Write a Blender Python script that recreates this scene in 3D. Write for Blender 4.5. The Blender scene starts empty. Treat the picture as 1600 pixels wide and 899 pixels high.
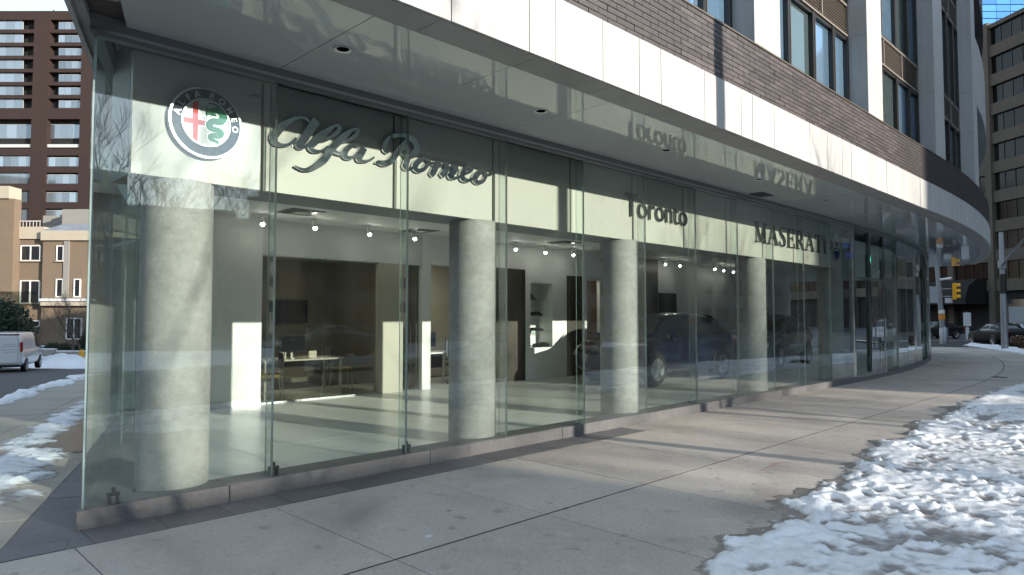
import bpy, bmesh, math, random
import numpy as np
from mathutils import Vector, Matrix
random.seed(7)
SC = bpy.context.scene
COL = SC.collection
R = math.radians

# ------------------------------------------------------------------ camera, sky, sun, exposure
cam = bpy.data.cameras.new('camera'); camo = bpy.data.objects.new('camera', cam); COL.objects.link(camo)
camo.location = (0, 0, 1.6); camo.rotation_euler = (R(90 + 2.495), 0, 0)
cam.sensor_width = 36; cam.lens = 24.0; cam.clip_start = .05; cam.clip_end = 2000
SC.camera = camo

# plan of the showroom: corner, street front along D (outward normal N), side front along D2 (outward N2)
H1, H2 = R(45.2), R(-24.9)
C0 = Vector((-3.26, 5.25, 0))
D = Vector((math.sin(H1), math.cos(H1), 0)); N = Vector((math.cos(H1), -math.sin(H1), 0))
D2 = Vector((math.sin(H2), math.cos(H2), 0)); N2 = Vector((-math.cos(H2), math.sin(H2), 0))
UP = Vector((0, 0, 1))

SUN_EL = R(13)
sa = N * math.cos(R(12)) + D * math.sin(R(12))
SUND = (sa * math.cos(SUN_EL) + UP * math.sin(SUN_EL)).normalized()
world = bpy.data.worlds.new('World'); SC.world = world; world.use_nodes = True
wn = world.node_tree.nodes; wl = world.node_tree.links
sky = wn.new('ShaderNodeTexSky'); sky.sky_type = 'NISHITA'; sky.sun_disc = False
sky.sun_elevation = SUN_EL; sky.sun_rotation = math.atan2(sa.x, sa.y)
sky.altitude = 100; sky.air_density = 1.0; sky.dust_density = .03; sky.ozone_density = 1.0
bg = wn['Background']; bg.inputs['Strength'].default_value = .15
hs = wn.new('ShaderNodeHueSaturation'); hs.inputs['Saturation'].default_value = .92     # thin winter cloud veil: evens the sky out
gmn = wn.new('ShaderNodeGamma'); gmn.inputs['Gamma'].default_value = .6; wl.new(sky.outputs[0], gmn.inputs['Color'])
wl.new(gmn.outputs[0], hs.inputs['Color']); wl.new(hs.outputs[0], bg.inputs['Color'])
sun = bpy.data.lights.new('sun', 'SUN'); sun.energy = 2.0; sun.angle = R(.5); sun.color = (1, .92, .80)
suno = bpy.data.objects.new('sun', sun); COL.objects.link(suno)
suno.rotation_euler = SUND.to_track_quat('Z', 'Y').to_euler(); suno.location = (30, -20, 30)
SC.view_settings.view_transform = 'Standard'; SC.view_settings.look = 'None'
SC.view_settings.gamma = 1; SC.view_settings.exposure = 2.05
SC.render.engine = 'CYCLES'
cy = SC.cycles
cy.use_denoising = True
cy.max_bounces = 6; cy.transparent_max_bounces = 24; cy.glossy_bounces = 3; cy.diffuse_bounces = 3; cy.use_adaptive_sampling = True; cy.adaptive_threshold = .025
cy.caustics_reflective = False; cy.caustics_refractive = False
cy.sample_clamp_indirect = 6

# ------------------------------------------------------------------ materials
MATS = {}
def M(name, col, rough=.6, metal=0, var=0., scale=3., bump=0., bscale=40., rnd=0., spec=.5, coat=0., emit=0., stretch=None, var2=0., scale2=.6):
    if name in MATS: return MATS[name]
    m = bpy.data.materials.new(name); m.use_nodes = True
    nt = m.node_tree; b = nt.nodes['Principled BSDF']; L = nt.links.new
    b.inputs['Roughness'].default_value = rough; b.inputs['Metallic'].default_value = metal
    b.inputs['Specular IOR Level'].default_value = spec
    b.inputs['Coat Weight'].default_value = coat; b.inputs['Coat Roughness'].default_value = .04
    b.inputs['Base Color'].default_value = (*col, 1)
    m.diffuse_color = (*col, 1)
    geo = nt.nodes.new('ShaderNodeNewGeometry')
    vec = geo.outputs['Position']
    if stretch:
        mp = nt.nodes.new('ShaderNodeMapping'); mp.inputs['Rotation'].default_value = (0, 0, stretch[3]); mp.inputs['Scale'].default_value = stretch[:3]
        L(vec, mp.inputs['Vector']); vec = mp.outputs['Vector']
    src = None
    def mul(a, b_, fac_socket, amt):
        mr = nt.nodes.new('ShaderNodeMapRange'); mr.inputs[1].default_value = .25; mr.inputs[2].default_value = .75
        mr.inputs[3].default_value = 1 - amt; mr.inputs[4].default_value = 1 + amt
        L(fac_socket, mr.inputs[0])
        mx = nt.nodes.new('ShaderNodeVectorMath'); mx.operation = 'SCALE'
        if a is None: mx.inputs[0].default_value = col
        else: L(a, mx.inputs[0])
        L(mr.outputs[0], mx.inputs['Scale']); return mx.outputs[0]
    for (v_, s_) in ((var, scale), (var2, scale2)):
        if v_:
            nz = nt.nodes.new('ShaderNodeTexNoise'); nz.inputs['Scale'].default_value = s_; nz.inputs['Detail'].default_value = 6
            nz.inputs['Roughness'].default_value = .65
            L(vec, nz.inputs['Vector']); src = mul(src, None, nz.outputs['Fac'], v_)
    if rnd:
        oi = nt.nodes.new('ShaderNodeObjectInfo'); mr = nt.nodes.new('ShaderNodeMapRange')
        mr.inputs[3].default_value = 1 - rnd; mr.inputs[4].default_value = 1 + rnd; L(oi.outputs['Random'], mr.inputs[0])
        mx = nt.nodes.new('ShaderNodeVectorMath'); mx.operation = 'SCALE'
        if src is None: mx.inputs[0].default_value = col
        else: L(src, mx.inputs[0])
        L(mr.outputs[0], mx.inputs['Scale']); src = mx.outputs[0]
    if src is not None: L(src, b.inputs['Base Color'])
    if bump:
        nz = nt.nodes.new('ShaderNodeTexNoise'); nz.inputs['Scale'].default_value = bscale; nz.inputs['Detail'].default_value = 5
        L(vec, nz.inputs['Vector'])
        bp = nt.nodes.new('ShaderNodeBump'); bp.inputs['Strength'].default_value = bump; bp.inputs['Distance'].default_value = .02
        L(nz.outputs['Fac'], bp.inputs['Height']); L(bp.outputs['Normal'], b.inputs['Normal'])
    if emit:
        b.inputs['Emission Color'].default_value = (*col, 1); b.inputs['Emission Strength'].default_value = emit
    MATS[name] = m
    return m

def glass(name, tint, refl=1.0, rough=0., wave=0., dust=0.):
    """clear architectural glass: tinted see-through plus Schlick mirror reflection"""
    if name in MATS: return MATS[name]
    m = bpy.data.materials.new(name); m.use_nodes = True; nt = m.node_tree; L = nt.links.new
    nt.nodes.remove(nt.nodes['Principled BSDF']); out = nt.nodes['Material Output']
    tr = nt.nodes.new('ShaderNodeBsdfTransparent'); tr.inputs[0].default_value = (*tint, 1)
    gl = nt.nodes.new('ShaderNodeBsdfGlossy'); gl.inputs['Roughness'].default_value = rough; gl.inputs['Color'].default_value = (refl, refl, refl, 1)
    lw = nt.nodes.new('ShaderNodeLayerWeight'); lw.inputs['Blend'].default_value = .5
    pw = nt.nodes.new('ShaderNodeMath'); pw.operation = 'POWER'; pw.inputs[1].default_value = 5; L(lw.outputs['Facing'], pw.inputs[0])
    ma = nt.nodes.new('ShaderNodeMath'); ma.operation = 'MULTIPLY_ADD'; ma.inputs[1].default_value = .955; ma.inputs[2].default_value = .045
    L(pw.outputs[0], ma.inputs[0])
    # both faces of the sheet reflect: 2F/(1+F), charged to the face the ray meets first
    t2 = nt.nodes.new('ShaderNodeMath'); t2.operation = 'MULTIPLY'; t2.inputs[1].default_value = 2; L(ma.outputs[0], t2.inputs[0])
    t1 = nt.nodes.new('ShaderNodeMath'); t1.operation = 'ADD'; t1.inputs[1].default_value = 1; L(ma.outputs[0], t1.inputs[0])
    dv = nt.nodes.new('ShaderNodeMath'); dv.operation = 'DIVIDE'; L(t2.outputs[0], dv.inputs[0]); L(t1.outputs[0], dv.inputs[1])
    gm = nt.nodes.new('ShaderNodeNewGeometry'); ib = nt.nodes.new('ShaderNodeMath'); ib.operation = 'SUBTRACT'; ib.inputs[0].default_value = 1; L(gm.outputs['Backfacing'], ib.inputs[1])
    ff = nt.nodes.new('ShaderNodeMath'); ff.operation = 'MULTIPLY'; L(dv.outputs[0], ff.inputs[0]); L(ib.outputs[0], ff.inputs[1])
    mx = nt.nodes.new('ShaderNodeMixShader'); L(ff.outputs[0], mx.inputs[0]); L(tr.outputs[0], mx.inputs[1]); L(gl.outputs[0], mx.inputs[2])
    if dust:
        gd = nt.nodes.new('ShaderNodeNewGeometry'); mpd = nt.nodes.new('ShaderNodeMapping'); mpd.inputs['Scale'].default_value = (1, 1, .45); L(gd.outputs['Position'], mpd.inputs['Vector'])
        nd = nt.nodes.new('ShaderNodeTexNoise'); nd.inputs['Scale'].default_value = 2.2; nd.inputs['Detail'].default_value = 8; nd.inputs['Roughness'].default_value = .72; L(mpd.outputs[0], nd.inputs['Vector'])
        rd = nt.nodes.new('ShaderNodeMapRange'); rd.inputs[1].default_value = .42; rd.inputs[2].default_value = .8; rd.inputs[3].default_value = dust * .25; rd.inputs[4].default_value = dust * 2.2; L(nd.outputs['Fac'], rd.inputs[0])
        df = nt.nodes.new('ShaderNodeBsdfDiffuse'); df.inputs[0].default_value = (.75, .77, .76, 1)
        m2 = nt.nodes.new('ShaderNodeMixShader'); L(rd.outputs[0], m2.inputs[0]); L(mx.outputs[0], m2.inputs[1]); L(df.outputs[0], m2.inputs[2]); mx = m2
    if wave:
        geo = nt.nodes.new('ShaderNodeNewGeometry')
        nz = nt.nodes.new('ShaderNodeTexNoise'); nz.inputs['Scale'].default_value = 1.1; nz.inputs['Detail'].default_value = 1
        L(geo.outputs['Position'], nz.inputs['Vector'])
        bp = nt.nodes.new('ShaderNodeBump'); bp.inputs['Strength'].default_value = 1; bp.inputs['Distance'].default_value = wave
        L(nz.outputs['Fac'], bp.inputs['Height']); L(bp.outputs['Normal'], gl.inputs['Normal'])
    L(mx.outputs[0], out.inputs['Surface'])
    MATS[name] = m
    return m

def stain(m):
    """worn concrete: broad damp blotches, salt bloom, trodden gum and grit"""
    nt = m.node_tree; L = nt.links.new; b = nt.nodes['Principled BSDF']; src = b.inputs['Base Color'].links[0].from_socket
    geo = nt.nodes.new('ShaderNodeNewGeometry')
    def noise(scale, lo, hi, detail=6, dist=0.):
        nz = nt.nodes.new('ShaderNodeTexNoise'); nz.inputs['Scale'].default_value = scale; nz.inputs['Detail'].default_value = detail; nz.inputs['Distortion'].default_value = dist
        L(geo.outputs['Position'], nz.inputs['Vector']); mr = nt.nodes.new('ShaderNodeMapRange'); mr.inputs[1].default_value = lo; mr.inputs[2].default_value = hi; L(nz.outputs['Fac'], mr.inputs[0]); return mr.outputs[0]
    def mixc(fac, a, col):
        mx = nt.nodes.new('ShaderNodeMix'); mx.data_type = 'RGBA'; L(fac, mx.inputs[0]); L(a, mx.inputs[6]); mx.inputs[7].default_value = (*col, 1); return mx.outputs[2]
    def times(s, k):
        mu = nt.nodes.new('ShaderNodeMath'); mu.operation = 'MULTIPLY'; mu.inputs[1].default_value = k; L(s, mu.inputs[0]); return mu.outputs[0]
    c = mixc(times(noise(.55, .50, .72, 7, .8), .55), src, (.20, .175, .16))
    c = mixc(times(noise(2.3, .60, .74, 8, 1.2), .38), c, (.60, .57, .54))
    c = mixc(times(noise(5.5, .62, .70, 5, .4), .45), c, (.19, .17, .155))
    vo = nt.nodes.new('ShaderNodeTexVoronoi'); vo.inputs['Scale'].default_value = 2.6; L(geo.outputs['Position'], vo.inputs['Vector'])
    mr = nt.nodes.new('ShaderNodeMapRange'); mr.inputs[1].default_value = .075; mr.inputs[2].default_value = .045; L(vo.outputs['Distance'], mr.inputs[0])
    sep = nt.nodes.new('ShaderNodeSeparateColor'); L(vo.outputs['Color'], sep.inputs[0]); gt = nt.nodes.new('ShaderNodeMath'); gt.operation = 'GREATER_THAN'; gt.inputs[1].default_value = .62; L(sep.outputs[0], gt.inputs[0])
    mu = nt.nodes.new('ShaderNodeMath'); mu.operation = 'MULTIPLY'; L(mr.outputs[0], mu.inputs[0]); L(gt.outputs[0], mu.inputs[1])
    c = mixc(times(mu.outputs[0], .6), c, (.13, .12, .11))
    v2 = nt.nodes.new('ShaderNodeTexVoronoi'); v2.inputs['Scale'].default_value = 70; L(geo.outputs['Position'], v2.inputs['Vector'])
    s2 = nt.nodes.new('ShaderNodeSeparateColor'); L(v2.outputs['Color'], s2.inputs[0]); g2 = nt.nodes.new('ShaderNodeMath'); g2.operation = 'GREATER_THAN'; g2.inputs[1].default_value = .93; L(s2.outputs[1], g2.inputs[0])
    c = mixc(times(g2.outputs[0], .14), c, (.13, .12, .115))
    L(c, b.inputs['Base Color'])
STONEW = M('white marble', (.43, .425, .415), .45, var=.10, scale=2, stretch=(2.4, 2.4, .35, 0), rnd=.035, bump=.05, bscale=8)
STONEG = M('grey soffit stone', (.30, .29, .285), .5, var=.12, scale=3, rnd=.05, bump=.05)
BRICK = M('brown ironspot brick', (.066, .055, .055), .45, var=.25, scale=9, rnd=.35, bump=.35, bscale=60)
MORTAR = M('dark mortar', (.085, .075, .072), .9, var=.2, scale=20)
SOFFIT = M('glossy grey soffit panel', (.50, .525, .53), .035, spec=.33, rnd=.03)
GRAPHITE = M('dark bronze aluminium', (.045, .042, .04), .35, .6)
BRONZE = M('bronze aluminium', (.16, .135, .11), .4, .6)
CHROME = M('polished steel', (.72, .73, .74), .09, 1)
STEEL = M('brushed steel', (.5, .51, .52), .32, 1)
CONC = M('cast concrete', (.29, .282, .268), .7, var=.20, scale=2.6, bump=.3, bscale=60, var2=.17, scale2=11, stretch=(1, 1, 1.5, 0))
CURB = M('granite curb', (.122, .12, .122), .6, var=.22, scale=24, bump=.1, bscale=90, var2=.12, scale2=1.6)
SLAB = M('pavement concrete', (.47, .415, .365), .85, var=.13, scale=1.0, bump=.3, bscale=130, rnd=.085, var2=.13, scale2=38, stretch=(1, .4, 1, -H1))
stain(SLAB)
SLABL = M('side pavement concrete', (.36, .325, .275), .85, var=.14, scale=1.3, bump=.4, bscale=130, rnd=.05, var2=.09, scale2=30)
PAVER = M('dark granite paver', (.125, .12, .125), .6, var=.35, scale=45, bump=.3, bscale=90, rnd=.14, var2=.22, scale2=2.5)
JOINT = M('joint filler', (.035, .033, .03), .9, var=.3, scale=12)
ASPHALT = M('asphalt', (.062, .062, .066), .75, var=.25, scale=.7, bump=.4, bscale=60, var2=.18, scale2=9)
WHITE = M('white painted wall', (.80, .80, .785), .6, var=.02, scale=1)
GREYW = M('grey painted wall', (.56, .57, .565), .6, var=.03, scale=1)
BAND = M('cream sign board', (.42, .405, .36), .5, var=.03, scale=1.2, rnd=.02)
CEIL = M('white ceiling', (.72, .73, .73), .7)
FLOOR = M('grey porcelain floor', (.56, .565, .53), .3, var=.06, scale=1.2, rnd=.05)
BEIGE = M('beige office wall', (.22, .212, .185), .7, var=.03, scale=1)
BROWNP = M('brown wood panel', (.055, .046, .036), .45, var=.25, scale=3, stretch=(8, 8, .6, 0))
BLACK = M('black plastic', (.012, .012, .014), .35)
RUBBER = M('rubber', (.018, .018, .018), .8, var=.2, scale=30)
SCREEN = M('dark screen', (.008, .012, .022), .12)
WHITEP = M('white laminate', (.78, .78, .76), .35)
TAN = M('tan fabric', (.42, .33, .18), .85, var=.1, scale=30)
GLASS = glass('clear glass', (.925, .962, .948), wave=.0016, dust=.0045)
FIN = glass('green fin glass', (.925, .962, .95))
DGLASS = glass('smoked office glass', (.76, .75, .71))
EDGE = M('green glass edge', (.11, .135, .13), .12, spec=.6)
EDGEW = M('bright glass arris', (.34, .40, .40), .2, spec=.6)

def pane_mat(name, col, rough=.04, rnd=.2, metal=.0):
    return M(name, col, rough, metal, rnd=rnd, spec=1.0)

# ------------------------------------------------------------------ mesh helpers
class MB:
    def __init__(self): self.v = []; self.f = []; self.mi = []
    def add(self, vs, fs, mi=0):
        b = len(self.v); self.v += [tuple(v) for v in vs]
        self.f += [tuple(b + i for i in f) for f in fs]; self.mi += [mi] * len(fs); return self
    def hexa(self, p, mi=0):      # p: 4 bottom + 4 top, both counter-clockwise seen from above
        return self.add(p, [(3, 2, 1, 0), (4, 5, 6, 7), (0, 1, 5, 4), (1, 2, 6, 5), (2, 3, 7, 6), (3, 0, 4, 7)], mi)
    def box(self, x0, x1, y0, y1, z0, z1, mi=0):
        return self.hexa([(x0, y0, z0), (x1, y0, z0), (x1, y1, z0), (x0, y1, z0), (x0, y0, z1), (x1, y0, z1), (x1, y1, z1), (x0, y1, z1)], mi)
    def prism(self, poly, a, b, fn, mi=0):   # poly (u,v) list, fn(u,v,w) -> point; caps at w=a and w=b
        n = len(poly)
        return self.add([fn(u, v, a) for u, v in poly] + [fn(u, v, b) for u, v in poly],
                        [tuple(range(n - 1, -1, -1)), tuple(range(n, 2 * n))] + [(i, (i + 1) % n, n + (i + 1) % n, n + i) for i in range(n)], mi)
    def tube(self, pts, rad, seg=8, mi=0, cap=True):
        pts = [Vector(p) for p in pts]; n = len(pts)
        if not hasattr(rad, '__len__'): rad = [rad] * n
        vs = []; up = None
        for i, p in enumerate(pts):
            t = (pts[min(i + 1, n - 1)] - pts[max(i - 1, 0)]).normalized()
            if up is None: up = t.orthogonal().normalized()
            up = (up - t * up.dot(t)); up = up.normalized() if up.length > 1e-6 else t.orthogonal().normalized()
            w = t.cross(up)
            for k in range(seg):
                a = 2 * math.pi * k / seg; vs.append(p + (up * math.cos(a) + w * math.sin(a)) * rad[i])
        fs = [(i * seg + k, i * seg + (k + 1) % seg, (i + 1) * seg + (k + 1) % seg, (i + 1) * seg + k) for i in range(n - 1) for k in range(seg)]
        if cap: fs += [tuple(range(seg - 1, -1, -1)), tuple(range((n - 1) * seg, n * seg))]
        return self.add(vs, fs, mi)
    def lathe(self, prof, c=(0, 0, 0), seg=32, axis='z', mi=0):
        vs = []
        for r, h in prof:
            for k in range(seg):
                a = 2 * math.pi * k / seg; x, y = r * math.cos(a), r * math.sin(a)
                p = (x, y, h) if axis == 'z' else ((x, h, y) if axis == 'y' else (h, x, y))
                vs.append((p[0] + c[0], p[1] + c[1], p[2] + c[2]))
        n = len(prof)
        fs = [(i * seg + k, i * seg + (k + 1) % seg, (i + 1) * seg + (k + 1) % seg, (i + 1) * seg + k) for i in range(n - 1) for k in range(seg)]
        if prof[0][0] > 1e-6: fs.append(tuple(range(seg - 1, -1, -1)))
        if prof[-1][0] > 1e-6: fs.append(tuple(range((n - 1) * seg, n * seg)))
        return self.add(vs, fs, mi)
    def mesh(self, name, mats, smooth=False):
        me = bpy.data.meshes.new(name); me.from_pydata(self.v, [], self.f)
        mats = mats if isinstance(mats, (list, tuple)) else [mats]
        for m in mats: me.materials.append(m)
        if len(mats) > 1: me.polygons.foreach_set('material_index', self.mi)
        bm = bmesh.new(); bm.from_mesh(me); bmesh.ops.recalc_face_normals(bm, faces=bm.faces); bm.to_mesh(me); bm.free()
        if smooth:
            me.polygons.foreach_set('use_smooth', [True] * len(me.polygons))
            try: me.set_sharp_from_angle(angle=R(38))
            except Exception: pass
        me.update(); return me
    def build(self, name, mats, parent=None, smooth=False, local=False, bevel=0, kind=None):
        o = bpy.data.objects.new(name, self.mesh(name, mats, smooth)); COL.objects.link(o)
        put(o, parent, local)
        if bevel:
            b = o.modifiers.new('edge', 'BEVEL'); b.width = bevel; b.segments = 1; b.limit_method = 'ANGLE'
        if kind: o['kind'] = kind
        return o

def put(o, parent, local=False):
    if parent is not None:
        o.parent = parent
        if not local:
            p = parent; m = Matrix.Identity(4)
            chain = []
            while p is not None: chain.append(p); p = p.parent
            for q in reversed(chain): m = m @ (q.matrix_parent_inverse if q.parent else Matrix.Identity(4)) @ q.matrix_basis
            o.matrix_parent_inverse = m.inverted()
    return o

def tag(o, label, cat, group=None):
    o['label'] = label; o['category'] = cat
    if group: o['group'] = group
    return o
def thing(name, label, cat, loc=(0, 0, 0), rz=0., group=None):
    o = bpy.data.objects.new(name, None); o.empty_display_size = .2; COL.objects.link(o)
    o.location = loc; o.rotation_euler = (0, 0, rz); return tag(o, label, cat, group)
def struct(o): o['kind'] = 'structure'; return o
def copy_tree(o, parent=None):
    c = o.copy(); COL.objects.link(c)
    if parent is not None: c.parent = parent
    for ch in list(o.children): copy_tree(ch, c)
    return c

# ------------------------------------------------------------------ facade coordinates
S0, RAD = 16.5, 55.0
PS0 = C0 + D * S0; KC = PS0 - N * RAD
def F(s, o, z=0.):
    if s <= S0: p = C0 + D * s + N * o
    else:
        a = (s - S0) / RAD; h = H1 - a
        p = KC + Vector((math.cos(h), -math.sin(h), 0)) * (RAD + o)
    return Vector((p.x, p.y, z))
def FN(s):
    h = H1 - max(0, s - S0) / RAD
    return Vector((math.cos(h), -math.sin(h), 0))
def Lw(t, q, z=0.):
    p = C0 + D2 * t + N2 * q; return Vector((p.x, p.y, z))
def corner(o, q):       # plan point where front offset o meets side offset q
    return C0 + N2 * q + D2 * (-(o - N2.dot(N) * q) / -D2.dot(N))
def s_left(o, q): return (corner(o, q) - C0).dot(D)
def fbox(mb, s0, s1, o0, o1, z0, z1, mi=0):   # o0 < o1
    return mb.hexa([F(s0, o0, z0), F(s0, o1, z0), F(s1, o1, z0), F(s1, o0, z0), F(s0, o0, z1), F(s0, o1, z1), F(s1, o1, z1), F(s1, o0, z1)], mi)
def fstrip(mb, s0, s1, o0, o1, z0, z1, step=1.5, mi=0):
    n = max(1, math.ceil((s1 - s0) / step)) if s1 > S0 else 1
    for i in range(n): fbox(mb, s0 + (s1 - s0) * i / n, s0 + (s1 - s0) * (i + 1) / n, o0, o1, z0, z1, mi)
    return mb
def lbox(mb, t0, t1, q0, q1, z0, z1, mi=0):
    return mb.hexa([Lw(t0, q1, z0), Lw(t0, q0, z0), Lw(t1, q0, z0), Lw(t1, q1, z0), Lw(t0, q1, z1), Lw(t0, q0, z1), Lw(t1, q0, z1), Lw(t1, q1, z1)], mi)
def gz(x, y):           # the side street falls away behind the corner
    q = (Vector((x, y, 0)) - C0).dot(N2)
    w = min(1, max(0, (q + 5) / 5)); w = w * w * (3 - 2 * w)
    return -.036 * min(60, max(0, y - 5.25)) * w
def plane_clip(poly, nrm, c):      # keep nrm.p <= c ; poly of 2-D points
    out = []
    for i in range(len(poly)):
        a, b = poly[i], poly[(i + 1) % len(poly)]
        da, db = nrm[0] * a[0] + nrm[1] * a[1] - c, nrm[0] * b[0] + nrm[1] * b[1] - c
        if da <= 0: out.append(a)
        if da * db < 0:
            t = da / (da - db); out.append((a[0] + (b[0] - a[0]) * t, a[1] + (b[1] - a[1]) * t))
    return out
ORD = ['first', 'second', 'third', 'fourth', 'fifth', 'sixth', 'seventh', 'eighth', 'ninth', 'tenth', 'eleventh', 'twelfth', 'thirteenth', 'fourteenth', 'fifteenth', 'sixteenth']
SCRIPT= [[(1.914,3.541,0.021),(1.879,3.568,0.027),(1.819,3.566,0.029),(1.744,3.534,0.041),(1.662,3.471,0.064),(1.59,3.39,0.079),(1.547,3.32,0.075),(1.56,3.276,0.063),(1.609,3.258,0.04),(1.674,3.266,0.028),(1.731,3.3,0.028),(1.78,3.356,0.024)],[(1.992,3.575,0.089),(1.915,3.453,0.084),(1.848,3.345,0.083),(1.807,3.29,0.078),(1.815,3.266,0.037),(1.858,3.275,0.029),(1.9,3.314,0.025),(1.951,3.372,0.025)],[(2.199,3.562,0.026),(2.127,3.503,0.052),(2.047,3.43,0.077),(1.978,3.361,0.08),(1.935,3.305,0.075),(1.953,3.264,0.046),(2.023,3.264,0.03),(2.076,3.289,0.026),(2.111,3.324,0.024)],[(2.199,3.562,0.026),(2.245,3.563,0.04),(2.241,3.521,0.044),(2.173,3.45,0.039),(2.101,3.4,0.034),(2.03,3.37,0.021)],[(2.414,3.563,0.027),(2.348,3.513,0.054),(2.274,3.44,0.075),(2.201,3.361,0.079),(2.139,3.284,0.082),(2.086,3.201,0.081),(2.016,3.133,0.072),(1.946,3.082,0.054),(1.869,3.054,0.033),(1.81,3.061,0.023),(1.763,3.077,0.015)],[(2.414,3.563,0.027),(2.463,3.569,0.045),(2.453,3.524,0.045),(2.387,3.457,0.036),(2.303,3.412,0.027)],[(2.102,3.326,0.021),(2.156,3.32,0.026),(2.221,3.286,0.039),(2.276,3.283,0.035),(2.313,3.314,0.035)],[(2.493,3.405,0.032),(2.416,3.399,0.041),(2.341,3.344,0.062),(2.314,3.281,0.066),(2.352,3.254,0.045),(2.418,3.273,0.031),(2.475,3.333,0.027)],[(2.552,3.398,0.074),(2.514,3.332,0.078),(2.485,3.267,0.068),(2.524,3.248,0.037),(2.593,3.26,0.028),(2.643,3.289,0.023),(2.677,3.318,0.017)],[(2.856,3.39,0.029),(2.809,3.417,0.053),(2.803,3.469,0.057),(2.844,3.538,0.043),(2.917,3.587,0.044),(3.002,3.616,0.044),(3.099,3.621,0.055),(3.187,3.592,0.076),(3.238,3.529,0.076),(3.211,3.451,0.081),(3.145,3.404,0.06),(3.079,3.402,0.03),(3.036,3.412,0.02)],[(3.121,3.594,0.03),(3.057,3.514,0.069),(2.982,3.43,0.069),(2.919,3.348,0.073),(2.857,3.285,0.067),(2.785,3.265,0.062),(2.723,3.268,0.038),(2.693,3.254,0.014)],[(3.068,3.391,0.035),(3.112,3.38,0.06),(3.096,3.324,0.07),(3.069,3.274,0.055),(3.113,3.254,0.035),(3.19,3.28,0.028),(3.212,3.315,0.028)],[(3.346,3.405,0.041),(3.256,3.359,0.066),(3.212,3.297,0.076),(3.246,3.257,0.051),(3.324,3.278,0.046),(3.381,3.342,0.052),(3.41,3.393,0.047),(3.346,3.405,0.041)],[(3.381,3.323,0.036),(3.416,3.361,0.031),(3.485,3.382,0.029)],[(3.532,3.375,0.08),(3.474,3.273,0.079),(3.44,3.231,0.063)],[(3.462,3.364,0.029),(3.544,3.396,0.042),(3.568,3.372,0.064)],[(3.688,3.372,0.076),(3.64,3.298,0.075),(3.592,3.244,0.069)],[(3.544,3.349,0.032),(3.639,3.388,0.043),(3.706,3.389,0.06)],[(3.835,3.385,0.072),(3.773,3.318,0.077),(3.725,3.263,0.065),(3.786,3.249,0.038),(3.86,3.274,0.031),(3.91,3.31,0.028)],[(3.688,3.353,0.032),(3.785,3.392,0.044),(3.847,3.397,0.055)],[(3.91,3.32,0.033),(3.999,3.343,0.034),(4.063,3.391,0.04),(4.037,3.417,0.04),(3.961,3.385,0.056),(3.91,3.32,0.073),(3.923,3.264,0.073),(3.999,3.25,0.045),(4.09,3.288,0.034)],[(4.234,3.398,0.047),(4.155,3.346,0.075),(4.116,3.291,0.086),(4.155,3.253,0.058),(4.234,3.269,0.052),(4.288,3.326,0.047),(4.301,3.378,0.041),(4.234,3.398,0.047)],[(4.287,3.366,0.029),(4.355,3.371,0.035),(4.423,3.417,0.042)]]
SERPENT= [[(0.003,0.077,0.013),(0.033,0.11,0.044),(0.083,0.13,0.057),(0.128,0.114,0.074),(0.144,0.072,0.074),(0.116,0.03,0.064),(0.06,0.025,0.06),(0.023,-0.005,0.057),(0.027,-0.036,0.057),(0.068,-0.047,0.054),(0.112,-0.052,0.054),(0.13,-0.074,0.054),(0.106,-0.102,0.048),(0.062,-0.102,0.047),(0.032,-0.118,0.044),(0.041,-0.142,0.039),(0.079,-0.15,0.033),(0.102,-0.16,0.027),(0.092,-0.187,0.011)],[(-0.006,0.047,0.009),(0.009,0.085,0.025),(0.049,0.084,0.028),(0.084,0.085,0.025)]]
SERPHEAD= [[(-0.017,0.156,0.005),(0.002,0.128,0.009),(-0.009,0.068,0.007)],[(0.007,0.174,0.006),(0.057,0.179,0.01),(0.108,0.161,0.011)]]
# ------------------------------------------------------------------ ground
def ground_sheet():
    xs = sorted(set(list(np.linspace(-240, -40, 21)) + list(np.linspace(-40, 60, 41)) + list(np.linspace(60, 300, 21))))
    ys = sorted(set(list(np.linspace(-160, -20, 12)) + list(np.linspace(-20, 80, 41)) + list(np.linspace(80, 320, 16))))
    mb = MB(); n = len(ys)
    vs = [(x, y, gz(x, y) - .14) for x in xs for y in ys]
    mb.add(vs, [(i * n + j, (i + 1) * n + j, (i + 1) * n + j + 1, i * n + j + 1) for i in range(len(xs) - 1) for j in range(n - 1)])
    return struct(mb.build('road_surface', ASPHALT))
ground_sheet()

# front pavement: bed plus single slabs
PED = 6.6      # outer edge of pavement and verge
def bed():
    mb = MB(); ss = [-14 + 1.5 * i for i in range(46)]
    for a, b in zip(ss[:-1], ss[1:]):
        fbox(mb, a, b, .46, PED, -.3, -.0015)
    return struct(mb.build('front_pavement', JOINT))
pav = bed()
rows = [(.47, 2.22), (2.228, 4.1), (4.108, 6.0)]
srs = [-7.5 + .0, -6.05, -4.6, -3.1, -1.6, -.15, 1.30, 2.77, 4.18, 5.70, 7.17] + [7.17 + 1.47 * k for k in range(1, 24)]
slabs = 0
for r_, (o0, o1) in enumerate(rows):
    for a, b in zip(srs[:-1], srs[1:]):
        g = .004 if random.random() < .6 else .006; mb = MB(); dz = random.uniform(.0, .0006)
        fbox(mb, a + g, b - g, o0 + (.003 if r_ == 0 else .008), o1 - .008, -.1, dz)
        mb.build('pavement_slab', SLAB, pav); slabs += 1
kb = MB(); fstrip(kb, -14, 53, PED + .001, PED + .15, -.3, .004)
struct(kb.build('kerb', CURB))

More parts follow.
